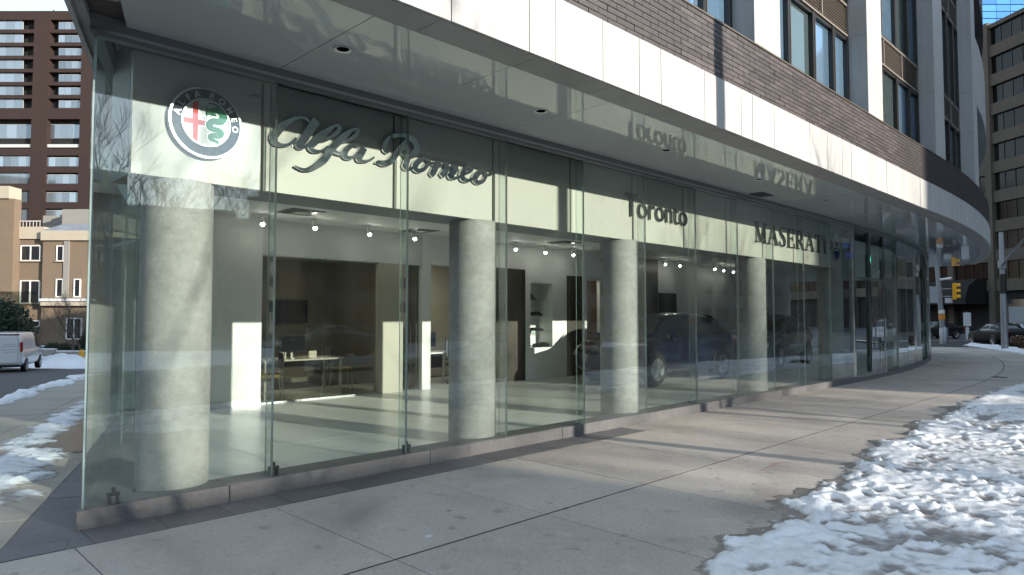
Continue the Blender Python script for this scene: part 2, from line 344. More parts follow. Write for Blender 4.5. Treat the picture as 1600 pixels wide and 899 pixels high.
# dark granite paver margin round the glass
mg = MB()
fstrip(mg, .0, 16.5, .036, .455, -.3, -.012)
mg.prism([tuple(p[:2]) for p in (corner(.036, .036), F(-.001, .036), F(-.001, .455), corner(.455, .428))], -.3, -.012, lambda u, v, w: (u, v, w))
marg = struct(mg.build('paver_margin', JOINT))
mb = MB(); mb.prism([tuple(p[:2]) for p in (corner(.04, .04), F(-.022, .04), F(-.022, .452), corner(.452, .426))], -.05, -.002, lambda u, v, w: (u, v, w)); mb.build('granite_paver', PAVER, marg)
x = -.02
while x < 6.6:
    w = random.choice([.42, .6, .5]); mb = MB()
    fbox(mb, x + .003, x + w - .003, .04, .452, -.05, random.uniform(-.004, .002)); mb.build('granite_paver', PAVER, marg); x += w
mb = MB(); fstrip(mb, x, S0, .038, .466, -.05, -.001); fstrip(mb, S0, 53, .038, .466, -.05, -.001); mb.build('margin_concrete', SLAB, marg)

def left_poly(t0, t1, q0, q1, omax=.452):
    poly = [tuple(Lw(t, q)[:2]) for t, q in ((t0, q0), (t1, q0), (t1, q1), (t0, q1))]
    return plane_clip(poly, (N.x, N.y), C0.dot(N) + omax)
def poly_slab(name, poly, mat, parent, top=0., thick=.1, bevel=0):
    if len(poly) < 3: return None
    mb = MB(); mb.prism(poly, -thick, top, lambda u, v, w: (u, v, gz(u, v) + w))
    return mb.build(name, mat, parent, bevel=bevel)
lp = MB()
for t in np.arange(-3, 60, 2.):
    p = left_poly(t, t + 2., .0, 3.45)
    if len(p) > 2: lp.prism(p, -.3, -.009, lambda u, v, w: (u, v, gz(u, v) + w))
lpav = struct(lp.build('side_pavement', JOINT))
for i, t in enumerate(np.arange(-2.6, 42, 1.55)):
    for (q0, q1) in ((.435, 1.9), (1.908, 3.28)):
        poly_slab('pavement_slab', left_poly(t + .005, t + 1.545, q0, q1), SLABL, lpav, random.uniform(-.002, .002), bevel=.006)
    for (q0, q1) in ((.04, .428),):
        for k in range(2):
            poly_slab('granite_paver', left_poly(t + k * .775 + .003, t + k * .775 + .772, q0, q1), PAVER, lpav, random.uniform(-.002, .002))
poly_slab('utility_cover', left_poly(4.2, 8.6, .47, 1.1), M('wet slate cover', (.05, .065, .065), .25, var=.3, scale=4), lpav, .012, .02)
poly_slab('side_kerb', left_poly(-3, 45, 3.29, 3.44), CURB, lpav, .004, .3)

# ------------------------------------------------------------------ showroom building
B = thing('showroom_building', 'corner car showroom with frameless glass front, white stone fascia and brick storey above', 'building', C0)
ZG0, ZG1, ZSOF, ZFT, ZBT = .14, 3.80, 3.92, 4.53, 5.25
SEND = 34.5
# base curb
mb = MB(); c1 = corner(.035, .035); c2 = corner(-.30, -.30)
pts = [c1, F(1.1, .035), F(1.1, -.3), c2]
mb.hexa([Vector((p.x, p.y, -.2)) for p in pts] + [Vector((p.x, p.y, ZG0)) for p in pts]); mb.build('base_curb', CURB, B, bevel=.006); mb = MB()
for a in np.arange(1.1, 16.4, 2.2):
    e = MB(); fbox(e, a + .004, min(16.5, a + 2.2), -.3, .035 + random.uniform(-.002, .002), -.2, ZG0 + random.uniform(-.002, .001)); e.build('base_curb', CURB, B, bevel=.006)
for a in np.arange(16.5, SEND, 1.5): fbox(mb, a, a + 1.5, -.3, .035, -.2, ZG0 - .03 if a < 19 else ZG0)
mb.build('base_curb', CURB, B)
mb = MB(); e1, e2 = Lw(11, .035), Lw(11, -.30)
pts = [c1, c2, e2, e1]
mb.hexa([Vector((p.x, p.y, -.9)) for p in pts] + [Vector((p.x, p.y, ZG0 - .002)) for p in pts]); mb.build('base_curb', CURB, B)
# inside floor, tile by tile near the glass
mb = MB(); poly = [corner(-.31, -.31), F(16.5, -.31)] + [F(s, -.31) for s in np.arange(18, SEND + .1, 1.5)] + [F(SEND, -10.5), F(16.5, -10.5), corner(-10.5, -.31)]
mb.prism([(p.x, p.y) for p in poly], -.2, .05, lambda u, v, w: (u, v, w)); flo = mb.build('showroom_floor', JOINT, B)
lo = (C0.dot(N2) - .31)
for i in range(0, 14):
    for j in range(5):
        s0, s1, o1, o0 = -4 + i * 1.5, -4 + i * 1.5 + 1.495, -.32 - j * 1.5, -.32 - j * 1.5 - 1.495
        poly = plane_clip([tuple(F(s, o)[:2]) for s, o in ((s0, o0), (s0, o1), (s1, o1), (s1, o0))], (N2.x, N2.y), lo)
        if len(poly) > 2:
            t = MB(); t.prism(poly, .04, .06, lambda u, v, w: (u, v, w)); t.build('floor_tile', FLOOR, flo)
t = MB(); fstrip(t, 17, SEND, -7.8, -.32, .04, .06); t.build('far_floor', FLOOR, flo)

# glass front: panes, fins, clips
def pane_mesh(p0, p1, z0, z1, th, nrm, name='glass_pane', mat=GLASS):
    n = nrm * th; mb = MB()
    b = [p0 - n, p0 + n, p1 + n, p1 - n]
    vs = [Vector((p.x, p.y, z0)) for p in b] + [Vector((p.x, p.y, z1)) for p in b]
    mb.add(vs, [(0, 3, 7, 4), (1, 5, 6, 2)], 0)
    mb.add(vs, [(3, 2, 1, 0), (4, 5, 6, 7), (0, 1, 5, 4), (2, 3, 7, 6)], 1)
    return mb.build(name, [mat, EDGEW], B)
def fin(p, inward, z0=ZG0, z1=ZG1, depth=.135):
    a = p + inward * .02; b = p + inward * depth; w = Vector((-inward.y, inward.x, 0)) * .005
    vs = [a - w, a + w, b + w, b - w]; mb = MB()
    vs = [Vector((q.x, q.y, z0)) for q in vs] + [Vector((q.x, q.y, z1)) for q in vs]
    mb.add(vs, [(1, 2, 6, 5), (3, 0, 4, 7)], 0); mb.add(vs, [(3, 2, 1, 0), (4, 5, 6, 7), (0, 1, 5, 4), (2, 3, 7, 6)], 1)
    return mb.build('glass_fin', [FIN, EDGE], B)
def clip(p, inward, z=ZG0):
    w = Vector((-inward.y, inward.x, 0)); mb = MB()
    for sg in (-1, 1):
        c = p + inward * .05 + w * (.028 * sg)
        mb.hexa([c + w * a * .009 + inward * b * .02 + UP * zz for zz in (z, z + .085) for a, b in ((-1, -1), (1, -1), (1, 1), (-1, 1))])
    c = p + inward * .05
    mb.hexa([c + w * a * .045 + inward * b * .021 + UP * zz for zz in (z + .06, z + .088) for a, b in ((-1, -1), (1, -1), (1, 1), (-1, 1))])
    mb.hexa([c + w * a * .012 + inward * b * .012 + UP * zz for zz in (z + .088, z + .125) for a, b in ((-1, -1), (1, -1), (1, 1), (-1, 1))])
    mb.build('floor_clip', BLACK, B)
for k in range(11):
    pane_mesh(F(1.5 * k + (.012 if k == 0 else .004), 0), F(1.5 * k + 1.496, 0), ZG0, ZG1, .009, N)
    if k: fin(F(1.5 * k, 0), -N)
    if k in (1, 2): clip(F(1.5 * k + .04, 0), -N)
clip(F(.22, 0), -N)
for k in range(7):
    pane_mesh(Lw(1.5 * k + (.012 if k == 0 else .004), 0), Lw(1.5 * k + 1.496, 0), ZG0, ZG1, .009, N2)
    if k: fin(Lw(1.5 * k, 0), -N2)
mb = MB(); b = [Lw(-.012, .012), F(.014, .012), F(.014, -.012)]
b = [corner(.012, .012), F(.010, .012), corner(-.012, -.012), Lw(.010, .012)]
mb.hexa([Vector((p.x, p.y, z)) for z in (ZG0, ZG1) for p in b]); mb.build('glass_corner_bead', FIN, B)
# entrance and curved front
posts = [16.5, 17.75, 19.0, 20.4]
sg = [20.4 + 1.4 * i for i in range(11)]
for s in posts:
    mb = MB(); fbox(mb, s - .035, s + .035, -.10, .03, .0, ZG1); mb.build('steel_post', CHROME, B, bevel=.004)
for a, b in ((16.54, 17.71), (17.79, 18.96)):
    n = FN((a + b) / 2)
    pane_mesh(F(a, 0), F(b, 0), 2.62, ZG1, .008, n)
    d = pane_mesh(F(a + .02, 0), F(b - .02, 0), .13, 2.56, .007, n, 'door_leaf')
    mb = MB(); fbox(mb, a, b, -.03, .03, .11, .2); mb.build('door_rail', STEEL, d)
    mb = MB(); fbox(mb, a, b, -.04, .04, 2.56, 2.62); mb.build('door_rail', STEEL, d)
    h = b - .12 if a < 17 else a + .12
    mb = MB(); mb.tube([F(h, .07, .8), F(h, .07, 1.9)], .016); mb.tube([F(h, .0, .9), F(h, .07, .9)], .01); mb.tube([F(h, .0, 1.8), F(h, .07, 1.8)], .01)
    mb.build('door_handle', CHROME, d, smooth=True)
pane_mesh(F(19.04, 0), F(20.36, 0), ZG0, ZG1, .008, FN(19.7))
for a, b in zip(sg[:-1], sg[1:]):
    pane_mesh(F(a + (.036 if a == 20.4 else .004), 0), F(b - .004, 0), ZG0, ZG1, .008, FN((a + b) / 2)); fin(F(b, 0), -FN(b))
    if a > 20.5 and round((a - 20.4) / 1.4) % 2 == 0:
        mb = MB(); fbox(mb, a - .03, a + .03, .012, .04, ZG0, ZG1); mb.build('steel_post', CHROME, B)
# head trim between glass and soffit
RAIL = M('grey head rail', (.22, .225, .225), .5, .2)
mb = MB(); cc = corner(.03, .03); ci = corner(-.05, -.05)
pts = [cc, F(16.5, .03), F(16.5, -.05), ci]
mb.hexa([Vector((p.x, p.y, ZG1 + .001)) for p in pts] + [Vector((p.x, p.y, ZSOF + .05)) for p in pts])
fstrip(mb, 16.5, SEND, -.05, .03, ZG1 + .001, ZSOF + .05); mb.build('head_rail', RAIL, B)
mb = MB(); mb.hexa([Vector((p.x, p.y, z)) for z in (ZG1 + .002, ZSOF + .05) for p in (cc, ci, Lw(11, -.05), Lw(11, .03))]); mb.build('head_rail', RAIL, B)
mb = MB(); pts = [corner(.034, .034), F(16.5, .034), F(16.5, .030), corner(.031, .031)]
mb.hexa([Vector((p.x, p.y, ZG1 + .035)) for p in pts] + [Vector((p.x, p.y, ZG1 + .06)) for p in pts]); mb.build('head_rail_line', STEEL, B)

# soffit panels (gloss), stone edge strip, downlights
OEI, OF, QE = 1.60, 1.96, .15
def poly_prism(name, pts, z0, z1, mat, bevel=0, parent=None):
    mb = MB(); mb.prism([(p.x, p.y) for p in pts], z0, z1, lambda u, v, w: (u, v, w)); return mb.build(name, mat, parent or B, bevel=bevel)
def inner_left(o): return corner(o, QE - .36)
sj = [1.5 * k for k in range(1, 24)]
s_in0 = s_left(.04, -.2)
poly_prism('soffit_panel', [inner_left(.04), F(1.495, .04), F(1.495, OEI), inner_left(OEI)], ZSOF, ZSOF + .04, SOFFIT)
for a, b in zip(sj[:-1], sj[1:]):
    if b > SEND: break
    mb = MB(); fbox(mb, a + .003, b - .003, .04, OEI, ZSOF + random.uniform(-.0008, .0008), ZSOF + .04); mb.build('soffit_panel', SOFFIT, B)
poly_prism('soffit_edge_stone', [corner(OEI + .012, QE), corner(OEI + .012, QE - .35), F(.8, OEI + .012), F(.8, OF - .03), corner(OF - .03, QE)], ZSOF - .004, ZSOF + .05, STONEG)
es = [.8 + 1.1 * k for k in range(32)]
for a, b in zip(es[:-1], es[1:]):
    if b > SEND: break
    mb = MB(); fbox(mb, a + .003, b - .003, OEI + .012, OF - .03, ZSOF - .004, ZSOF + .05); mb.build('soffit_edge_stone', STONEG, B)
for t0, t1 in ((-1.72, -.45), (-.44, 1.2), (1.21, 2.7), (2.71, 4.2), (4.21, 6), (6.01, 8), (8.01, 11)):
    lim = OEI + .008
    poly = [tuple(Lw(t, q)[:2]) for t, q in ((t0, QE - .35), (t1, QE - .35), (t1, QE), (t0, QE))]
    if t0 > -.3: poly = [tuple(Lw(t, q)[:2]) for t, q in ((t0, .035), (t1, .035), (t1, QE), (t0, QE))]
    poly = plane_clip(poly, (N.x, N.y), C0.dot(N) + lim)
    if t1 < 1.3 and t0 > -.5: # straddles the head of the side glass: keep only outside
        poly = plane_clip(plane_clip([tuple(Lw(t, q)[:2]) for t, q in ((t0, .035), (t1, .035), (t1, QE), (t0, QE))], (N.x, N.y), C0.dot(N) + lim), (-N2.x, -N2.y), -(C0.dot(N2) + .035))
    if len(poly) > 2:
        mb = MB(); mb.prism(poly, ZSOF - .003, ZSOF + .05, lambda u, v, w: (u, v, w)); mb.build('soffit_edge_stone', STONEG, B)
# remaining piece beside the corner between edge stones and glass head
pp = [tuple(p[:2]) for p in (corner(.04, QE - .355), corner(.04, .034), corner(.48, .034 + .0), corner(.48, QE - .355))]
mb = MB(); fstrip(mb, -.6, SEND, OEI, OEI + .012, ZSOF + .012, ZSOF + .03); mb.build('soffit_reveal', BLACK, B)
for s in [1.67, 4.19, 6.75, 9.6, 12.46, 15.1, 18.4, 21.2, 24]:
    o_ = .87; c = F(s, o_, 0); mb = MB()
    mb.lathe([(.052, ZSOF + .02), (.056, ZSOF - .006), (.078, ZSOF - .009), (.082, ZSOF - .002), (.082, ZSOF + .01)], (c.x, c.y, 0), 24)
    d = mb.build('soffit_downlight', STEEL, B, smooth=True)
    mb = MB(); mb.lathe([(.001, ZSOF - .003), (.053, ZSOF - .003)], (c.x, c.y, 0), 24); mb.build('lens', M('dark lens', (.05, .045, .04), .2), d)
mb = MB(); fbox(mb, 10.75, 11.25, .12, .38, ZSOF - .008, ZSOF + .01); v = mb.build('soffit_vent', BLACK, B)
for k in range(6):
    mb = MB(); fbox(mb, 10.77, 11.23, .135 + .04 * k, .155 + .04 * k, ZSOF - .014, ZSOF - .009); mb.build('slat', GRAPHITE, v)

# fascia: white stone panels in uneven widths
mb = MB(); fstrip(mb, -.85, SEND, 1.60, 1.925, ZSOF + .051, ZFT + .0); mb.build('fascia_backing', MORTAR, B)
x = s_left(OF, QE); pat = [.62, .41, .93, .29, .63, .31, .65, .88, .35, .7]; i = 3
fx = [x, .1]
while fx[-1] < SEND - 1: fx.append(fx[-1] + pat[i % len(pat)]); i += 1
for a, b in zip(fx[:-1], fx[1:]):
    mb = MB(); fbox(mb, a + .005, b - .005, 1.925, OF + random.uniform(-.002, .002), ZSOF, ZFT); mb.build('stone_panel', STONEW, B)
xs = np.arange(-1.72, 11, .9)
for a, b in zip(xs[:-1], xs[1:]):
    mb = MB(); lbox(mb, a + .002, b - .002, QE - .035, QE, ZSOF - .04, ZFT); mb.build('stone_panel', STONEW, B)

# brick band
NC = 11; CH = (ZBT - .012 - ZFT - .004) / NC; BL = .305
mb = MB(); fstrip(mb, -.85, SEND, 1.60, 1.928, ZFT + .001, ZBT - .012); lbox(mb, -1.6, 11, -.3, QE - .022, ZFT + .001, ZBT - .012); mb.build('brick_backing', MORTAR, B)
zz = MB(); fbox(zz, 0, BL - .009, 1.92, 1.944, 0, CH - .009)
bm0 = MB(); bm0.box(0, BL - .009, -.024, 0, 0, CH - .009); bmesh0 = bm0.mesh('brick', BRICK)
rest = MB(); nb = 0
sl = s_left(1.944, QE)
for c in range(NC):
    z = ZFT + .004 + c * CH; k = 0
    s = sl + (BL / 2 if c % 2 else 0)
    while s < SEND - .3:
        if 5.35 <= s < 13.3 and nb < 300:
            p = F(s, 1.944 + random.uniform(-.002, .002), z); o = bpy.data.objects.new('brick', bmesh0); COL.objects.link(o)
            m4 = Matrix.Identity(4); m4.col[0][:3] = D[:]; m4.col[1][:3] = N[:]; m4.col[2][:3] = UP[:]; m4.col[3][:3] = p[:]
            o.parent = B; o.matrix_parent_inverse = Matrix.Translation(-C0); o.matrix_basis = m4; nb += 1
        else: fbox(rest, s, s + BL - .009, 1.92, 1.944 + random.uniform(-.002, .002), z, z + CH - .009)
        s += BL
ro = rest.build('brickwork', BRICK, B, kind='stuff')
mb = MB(); fstrip(mb, -.9, SEND, 1.55, 1.955, ZBT - .011, ZBT + .012, 1.4); mb.build('sill_flashing', BRONZE, B)

# upper storeys: stone piers, bronze windows, louvres
PW = .80; PERIOD = 4.45
pier_s = [2.77 + PERIOD * k for k in range(-1, 5)]
ZTOP = 14.5
WG = pane_mat('blue window glass', (.26, .42, .60), .05, .25, .7)
WG2 = pane_mat('dark window glass', (.12, .17, .18), .05, .3, .6)
CURT = M('blind fabric', (.20, .36, .52), .7, rnd=.2)
LOUV = M('bronze louvre', (.21, .18, .155), .5, .2)
def pier(s0, w, z0=ZBT + .013, z1=ZTOP):
    mb = MB(); fbox(mb, s0 + .02, s0 + w - .02, 1.3, 1.925, z0, z1); p = mb.build('stone_pier', MORTAR, B)
    z = z0; k = 0
    while z < z1:
        h = [1.45, 1.1, 1.3][k % 3]; e = min(z1, z + h)
        mb = MB(); fbox(mb, s0, s0 + w, 1.926, 1.95, z + .002, e - .002); mb.build('stone_block', STONEW, p)
        e2 = min(z1, z + h)
        for s_a, s_b in ((s0 - .0, s0 + .019), (s0 + w - .019, s0 + w)):
            mb = MB(); fbox(mb, s_a, s_b, 1.52, 1.925, z + .002, e2 - .002); mb.build('stone_block', STONEW, p)
        z = e; k += 1
for s0 in pier_s: pier(s0, PW)
levels = [(ZBT + .013, 6.72, 'w'), (6.72, 7.32, 'l'), (7.32, 9.6, 'w'), (9.6, 10.2, 'l'), (10.2, 12.6, 'w'), (12.6, ZTOP, 'l')]
def window(s0, s1, z0, z1, idx, curved=False):
    mb = MB(); lights = 3 if not curved else 2; L_ = s1 - s0
    cuts = [s0 + .03, s0 + L_ * .29, s0 + L_ * .56, s0 + L_ * .80, s1 - .03] if not curved else [s0 + .03, (s0 + s1) / 2, s1 - .03]
    for c in cuts: fbox(mb, c - .04, c + .04, 1.50, 1.635, z0, z1)
    for a, b in zip(cuts[:-1], cuts[1:]):
        for za, zb in ((z0, z0 + .06), (z1 - .06, z1)): fbox(mb, a + .04, b - .04, 1.51, 1.62, za, zb)
    w = mb.build('window', GRAPHITE, B)
    for j, (a, b) in enumerate(zip(cuts[:-1], cuts[1:])):
        g = MB(); fbox(g, a + .04, b - .04, 1.545, 1.56, z0 + .06, z1 - .06); g.build('pane', WG if (idx + j) % 3 or curved is None else WG2, w)
        t = MB()
        fbox(t, a + .04, a + .055, 1.56, 1.642, z0 + .06, z1 - .06); t.build('glazing_bead', BRONZE, w)
def louvre(s0, s1, z0, z1):
    mb = MB(); fbox(mb, s0, s1, 1.45, 1.53, z0, z1); l = mb.build('louvre_panel', BLACK, B)
    mb = MB()
    n3 = 3
    for i in range(n3 + 1): c = s0 + .02 + (s1 - s0 - .04) * i / n3; fbox(mb, c - .02, c + .02, 1.531, 1.636, z0, z1)
    fbox(mb, s0 + .05, s1 - .05, 1.531, 1.645, z0, z0 + .035); fbox(mb, s0 + .05, s1 - .05, 1.531, 1.645, z1 - .035, z1)
    mb.build('louvre_frame', LOUV, l)
    n = int((z1 - z0 - .07) / .05)
    for k in range(min(n, 11)):
        za = z0 + .04 + k * (z1 - z0 - .08) / n; m2 = MB()
        for i in range(n3):
            a = s0 + .04 + (s1 - s0 - .04) * i / n3 + .001; b = s0 + (s1 - s0 - .04) * (i + 1) / n3 - .001
            m2.hexa([F(a, 1.532, za + .028), F(a, 1.62, za), F(b, 1.62, za), F(b, 1.532, za + .028), F(a, 1.532, za + .034), F(a, 1.62, za + .008), F(b, 1.62, za + .008), F(b, 1.532, za + .034)])
        m2.build('slat', LOUV, l)
idx = 0
for k in range(len(pier_s) - 1):
    a, b = pier_s[k] + PW, pier_s[k + 1]
    for z0, z1, t in levels:
        if k == 0 and z0 > 7: continue
        if t == 'w': window(a + .005, b - .005, z0 + .003, z1 - .003, idx)
        else: louvre(a + .005, b - .005, z0, z1)
        idx += 1
# wall core behind the windows, roof
core = MB(); fstrip(core, -.6, SEND, .4, 1.44, ZBT + .05, ZTOP, 2); core.build('wall_core', MORTAR, B)
# rounded end: stone bands, dark ribbon windows and brick crown
sE0 = pier_s[-1] + PW
ribs = [(ZBT + .013, 7.7, 'g'), (7.7, 9.7, 's'), (9.7, 11.4, 'g'), (11.4, ZTOP, 'b')]
for z0, z1, t in ribs:
    if t == 'g':
        mb = MB(); fstrip(mb, sE0, SEND, 1.5, 1.60, z0, z1, 1.4); w = mb.build('ribbon_window', WG2, B)
        for s in np.arange(sE0 + .3, SEND, 1.2):
            m2 = MB(); fbox(m2, s - .03, s + .03, 1.601, 1.66, z0, z1); m2.build('mullion', GRAPHITE, w)
    else:
        for i in range(int((SEND - sE0) / 1.3) + 1):
            a = sE0 + 1.3 * i; m2 = MB(); fbox(m2, a + .003, min(SEND, a + 1.297), 1.5, 1.93, z0, z1); m2.build('stone_panel' if t == 's' else 'brick_panel', STONEW if t == 's' else BRICK, B)
# side wall of the upper storeys and roof deck
mb = MB(); lbox(mb, -1.5, 11, -.35, .02, ZBT - .01, ZTOP); mb.build('side_wall', STONEW, B)
poly = [corner(1.3, -.2)] + [F(s, 1.3) for s in [16.5] + list(np.arange(18, SEND, 1.5))] + [F(SEND, -10.5), F(16.5, -10.5), corner(-10.5, -.2)]
poly_prism('roof', poly, ZTOP + .002, ZTOP + .3, MORTAR)
poly = [corner(-.06, -.06), F(16.5, -.06)] + [F(s, -.06) for s in np.arange(18, SEND + .1, 1.5)] + [F(SEND, -10.5), F(16.5, -10.5), corner(-10.5, -.06)]
poly_prism('first_floor_slab', poly, 4.02, 4.4, CEIL)
poly_prism('soffit_deck', [corner(-.06, .1), F(16.5, -.06), F(16.5, 1.9), corner(1.9, .1)], ZSOF + .056, ZSOF + .1, MORTAR)
mb = MB(); fstrip(mb, 16.5, SEND, -.06, 1.9, ZSOF + .056, ZSOF + .1); mb.build('soffit_deck', MORTAR, B)
# ceiling inside
zc = 3.36
poly = [corner(-.42, -.25), F(16.5, -.42)] + [F(s, -.42) for s in np.arange(18, SEND + .1, 1.5)] + [F(SEND, -10.5), F(16.5, -10.5), corner(-10.5, -.25)]
poly_prism('ceiling', poly, zc, zc + .3, CEIL)
# columns
for s, r_ in ((.78, .295), (4.31, .295), (7.38, .295), (11.87, .295), (16.12, .295), (21.5, .295), (26, .295)):
    c = F(s, -.42); mb = MB(); mb.lathe([(r_, .05), (r_, 2.798)], (c.x, c.y, 0), 64); mb.build('concrete_column', CONC, B, smooth=True)
for t in (5.3, 9.3):
    c = Lw(t, -.55); mb = MB(); mb.lathe([(.295, .05), (.295, zc + .5)], (c.x, c.y, 0), 48); mb.build('concrete_column', CONC, B, smooth=True)
# sign boards hung behind the glass
for k in range(11):
    a = max(.33, 1.5 * k + .012 - .05); b = min(16.75, 1.5 * (k + 1) - .012 - .05)
    if k == 10: b = 16.35
    mb = MB(); fbox(mb, a, b, -.27, -.20, 2.80, 3.84); mb.build('sign_board', BAND, B)
mb = MB(); fbox(mb, .33, 16.35, -.80, -.285, 2.80, 3.95); mb.build('bulkhead', M('grey bulkhead', (.25, .27, .27), .6), B)
# ------------------------------------------------------------------ signs
FM = Matrix.Identity(4); FM.col[0][:3] = D[:]; FM.col[1][:3] = UP[:]; FM.col[2][:3] = N[:]; FM.col[3][:3] = C0[:]
OS = -.195         # face of the sign boards
def fp(a, b, w): return C0 + D * a + UP * b + N * w
def smooth_line(st, n=8, closed=False):
    P = np.array(st, float); out = []
    m = len(P)
    for i in range(m - 1):
        p0 = P[i - 1] if i else (P[-2] if closed else 2 * P[0] - P[1]); p1, p2 = P[i], P[i + 1]
        p3 = P[i + 2] if i + 2 < m else (P[1] if closed else 2 * P[-1] - P[-2])
        for k in range(n):
            t = k / n; out.append(.5 * ((2 * p1) + (p2 - p0) * t + (2 * p0 - 5 * p1 + 4 * p2 - p3) * t * t + (3 * p1 - p0 - 3 * p2 + p3) * t ** 3))
    out.append(P[-1]); return np.array(out)
def ribbon(mb, st, w0, w1, off=(0, 0), grow=0., scale=1., n=7):
    closed = abs(st[0][0] - st[-1][0]) + abs(st[0][1] - st[-1][1]) < 1e-6
    L_ = smooth_line(st, n, closed); m = len(L_)
    Lp, Rp = [], []
    for i in range(m):
        t = L_[min(i + 1, m - 1)][:2] - L_[max(i - 1, 0)][:2]
        if closed and i in (0, m - 1): t = L_[1][:2] - L_[-2][:2]
        t = t / (np.hypot(*t) + 1e-9); nn = np.array((-t[1], t[0])); h = (max(.004, L_[i][2]) / 2 + grow)
        c = L_[i][:2]
        if not closed and grow:
            if i == 0: c = c - t * grow
            if i == m - 1: c = c + t * grow
        Lp.append(c + nn * h); Rp.append(c - nn * h)
    vs = []
    for q in (Lp, Rp):
        for w in (w0, w1): vs += [fp(off[0] + p[0] * scale, off[1] + p[1] * scale, w) for p in q]
    A, Bq, Cq, Dq = 0, m, 2 * m, 3 * m       # L back, L front, R back, R front
    fs = []
    for i in range(m - 1):
        fs += [(Bq + i, Bq + i + 1, Dq + i + 1, Dq + i), (A + i, A + i + 1, Bq + i + 1, Bq + i), (Cq + i, Dq + i, Dq + i + 1, Cq + i + 1), (A + i, Cq + i, Cq + i + 1, A + i + 1)]
    fs += [(A, Bq, Dq, Cq), (A + m - 1, Cq + m - 1, Dq + m - 1, Bq + m - 1)]
    mb.add(vs, fs); return mb
def disc(mb, a, b, r, w0, w1, seg=64, ry=None, r_in=0):
    ry = ry or r
    if not r_in: return mb.prism([(a + r * math.cos(2 * math.pi * k / seg), b + ry * math.sin(2 * math.pi * k / seg)) for k in range(seg)], w0, w1, fp)
    vs = []
    k_ = r_in / r
    for (f_, w) in ((1, w0), (1, w1), (k_, w1), (k_, w0)):
        vs += [fp(a + r * f_ * math.cos(2 * math.pi * k / seg), b + ry * f_ * math.sin(2 * math.pi * k / seg), w) for k in range(seg)]
    fs = []
    for j in range(4):
        for k in range(seg): fs.append((j * seg + k, j * seg + (k + 1) % seg, ((j + 1) % 4) * seg + (k + 1) % seg, ((j + 1) % 4) * seg + k))
    return mb.add(vs, fs)
def text_mesh(body, size, depth, name, mat, mtx, parent, width=None, align='LEFT', bold=0.):
    cu = bpy.data.curves.new(name, 'FONT'); cu.body = body; cu.size = size; cu.extrude = depth / 2; cu.align_x = align; cu.offset = bold
    cu.resolution_u = 4
    to = bpy.data.objects.new(name + '_t', cu); COL.objects.link(to)
    bpy.context.view_layer.update()
    dg = bpy.context.evaluated_depsgraph_get(); me = bpy.data.meshes.new_from_object(to.evaluated_get(dg))
    bpy.data.objects.remove(to)
    if width:
        xs = [v.co.x for v in me.vertices]; k = width / (max(xs) - min(xs)); x0 = min(xs)
        for v in me.vertices: v.co.x = (v.co.x - x0) * k
    me.transform(mtx); me.materials.clear(); me.materials.append(mat)
    o = bpy.data.objects.new(name, me); COL.objects.link(o); return put(o, parent)
def on_face(a, b, w, rot=0.): return FM @ Matrix.Translation((a, b, w)) @ Matrix.Rotation(rot, 4, 'Z')

NAVY = M('navy enamel', (.012, .016, .03), .08, spec=.6)
SILV = M('silver enamel', (.46, .48, .48), .22, .3)
RED = M('red enamel', (.55, .025, .03), .12)
GREEN = M('green enamel', (.02, .19, .105), .12)
LETTER = M('mirror steel letter', (.74, .79, .81), .07, 1)
LETTERD = M('dark steel letter', (.17, .19, .195), .15, .9)
ea, eb = .912, 3.325
E_ = thing('round_emblem_sign', 'round enamel badge with red cross and green serpent on the cream sign board', 'sign', fp(ea, eb, OS))
mb = MB(); disc(mb, ea, eb, .318, OS, OS + .045); mb.build('backing', STEEL, E_)
mb = MB(); disc(mb, ea, eb, .318, OS + .045, OS + .058, r_in=.298); mb.build('outer_rim', SILV, E_)
mb = MB(); disc(mb, ea, eb, .2975, OS + .0452, OS + .052, r_in=.214); mb.build('lettered_ring', NAVY, E_)
mb = MB(); disc(mb, ea, eb, .2135, OS + .0454, OS + .060, r_in=.201); mb.build('inner_rim', SILV, E_)
mb = MB(); disc(mb, ea, eb, .2005, OS + .0456, OS + .050); mb.build('field', M('silver field', (.33, .35, .345), .35, .0), E_)
# cross, cut to the round field
def in_disc(poly, r=.197, n=40):
    for k in range(n):
        t = 2 * math.pi * k / n; poly = plane_clip(poly, (math.cos(t), math.sin(t)), r)
    return poly
for grow, w0, w1, mt, nm in ((.006, .0501, .0512, SILV, 'cross_edge'), (0, .0513, .0527, RED, 'cross')):
    for j, rect in enumerate(((-.12, -.23, -.07, .23), (-.23, -.032, .0, .018))):
        p = [(rect[0] - grow, rect[1] - grow), (rect[2] + grow, rect[1] - grow), (rect[2] + grow, rect[3] + grow), (rect[0] - grow, rect[3] + grow)]
        p = in_disc(p); mb = MB(); mb.prism([(u + ea, v + eb) for u, v in p], OS + w0 + .0003 * j, OS + w1 + .0003 * j, fp); mb.build(nm, mt, E_)
mb = MB(); ribbon(mb, SERPENT[0], OS + .0535, OS + .0552, (ea, eb), .006); ribbon(mb, SERPENT[1], OS + .0533, OS + .0549, (ea, eb), .005); mb.build('serpent_edge', SILV, E_)
mb = MB(); ribbon(mb, SERPENT[0], OS + .0553, OS + .0575, (ea, eb)); ribbon(mb, SERPENT[1], OS + .0551, OS + .0570, (ea, eb)); mb.build('serpent', GREEN, E_)
mb = MB()
for k, st in enumerate(SERPHEAD): ribbon(mb, st, OS + .0555, OS + .0578 + .0004 * k, (ea, eb))
mb.build('serpent_crest', NAVY, E_)
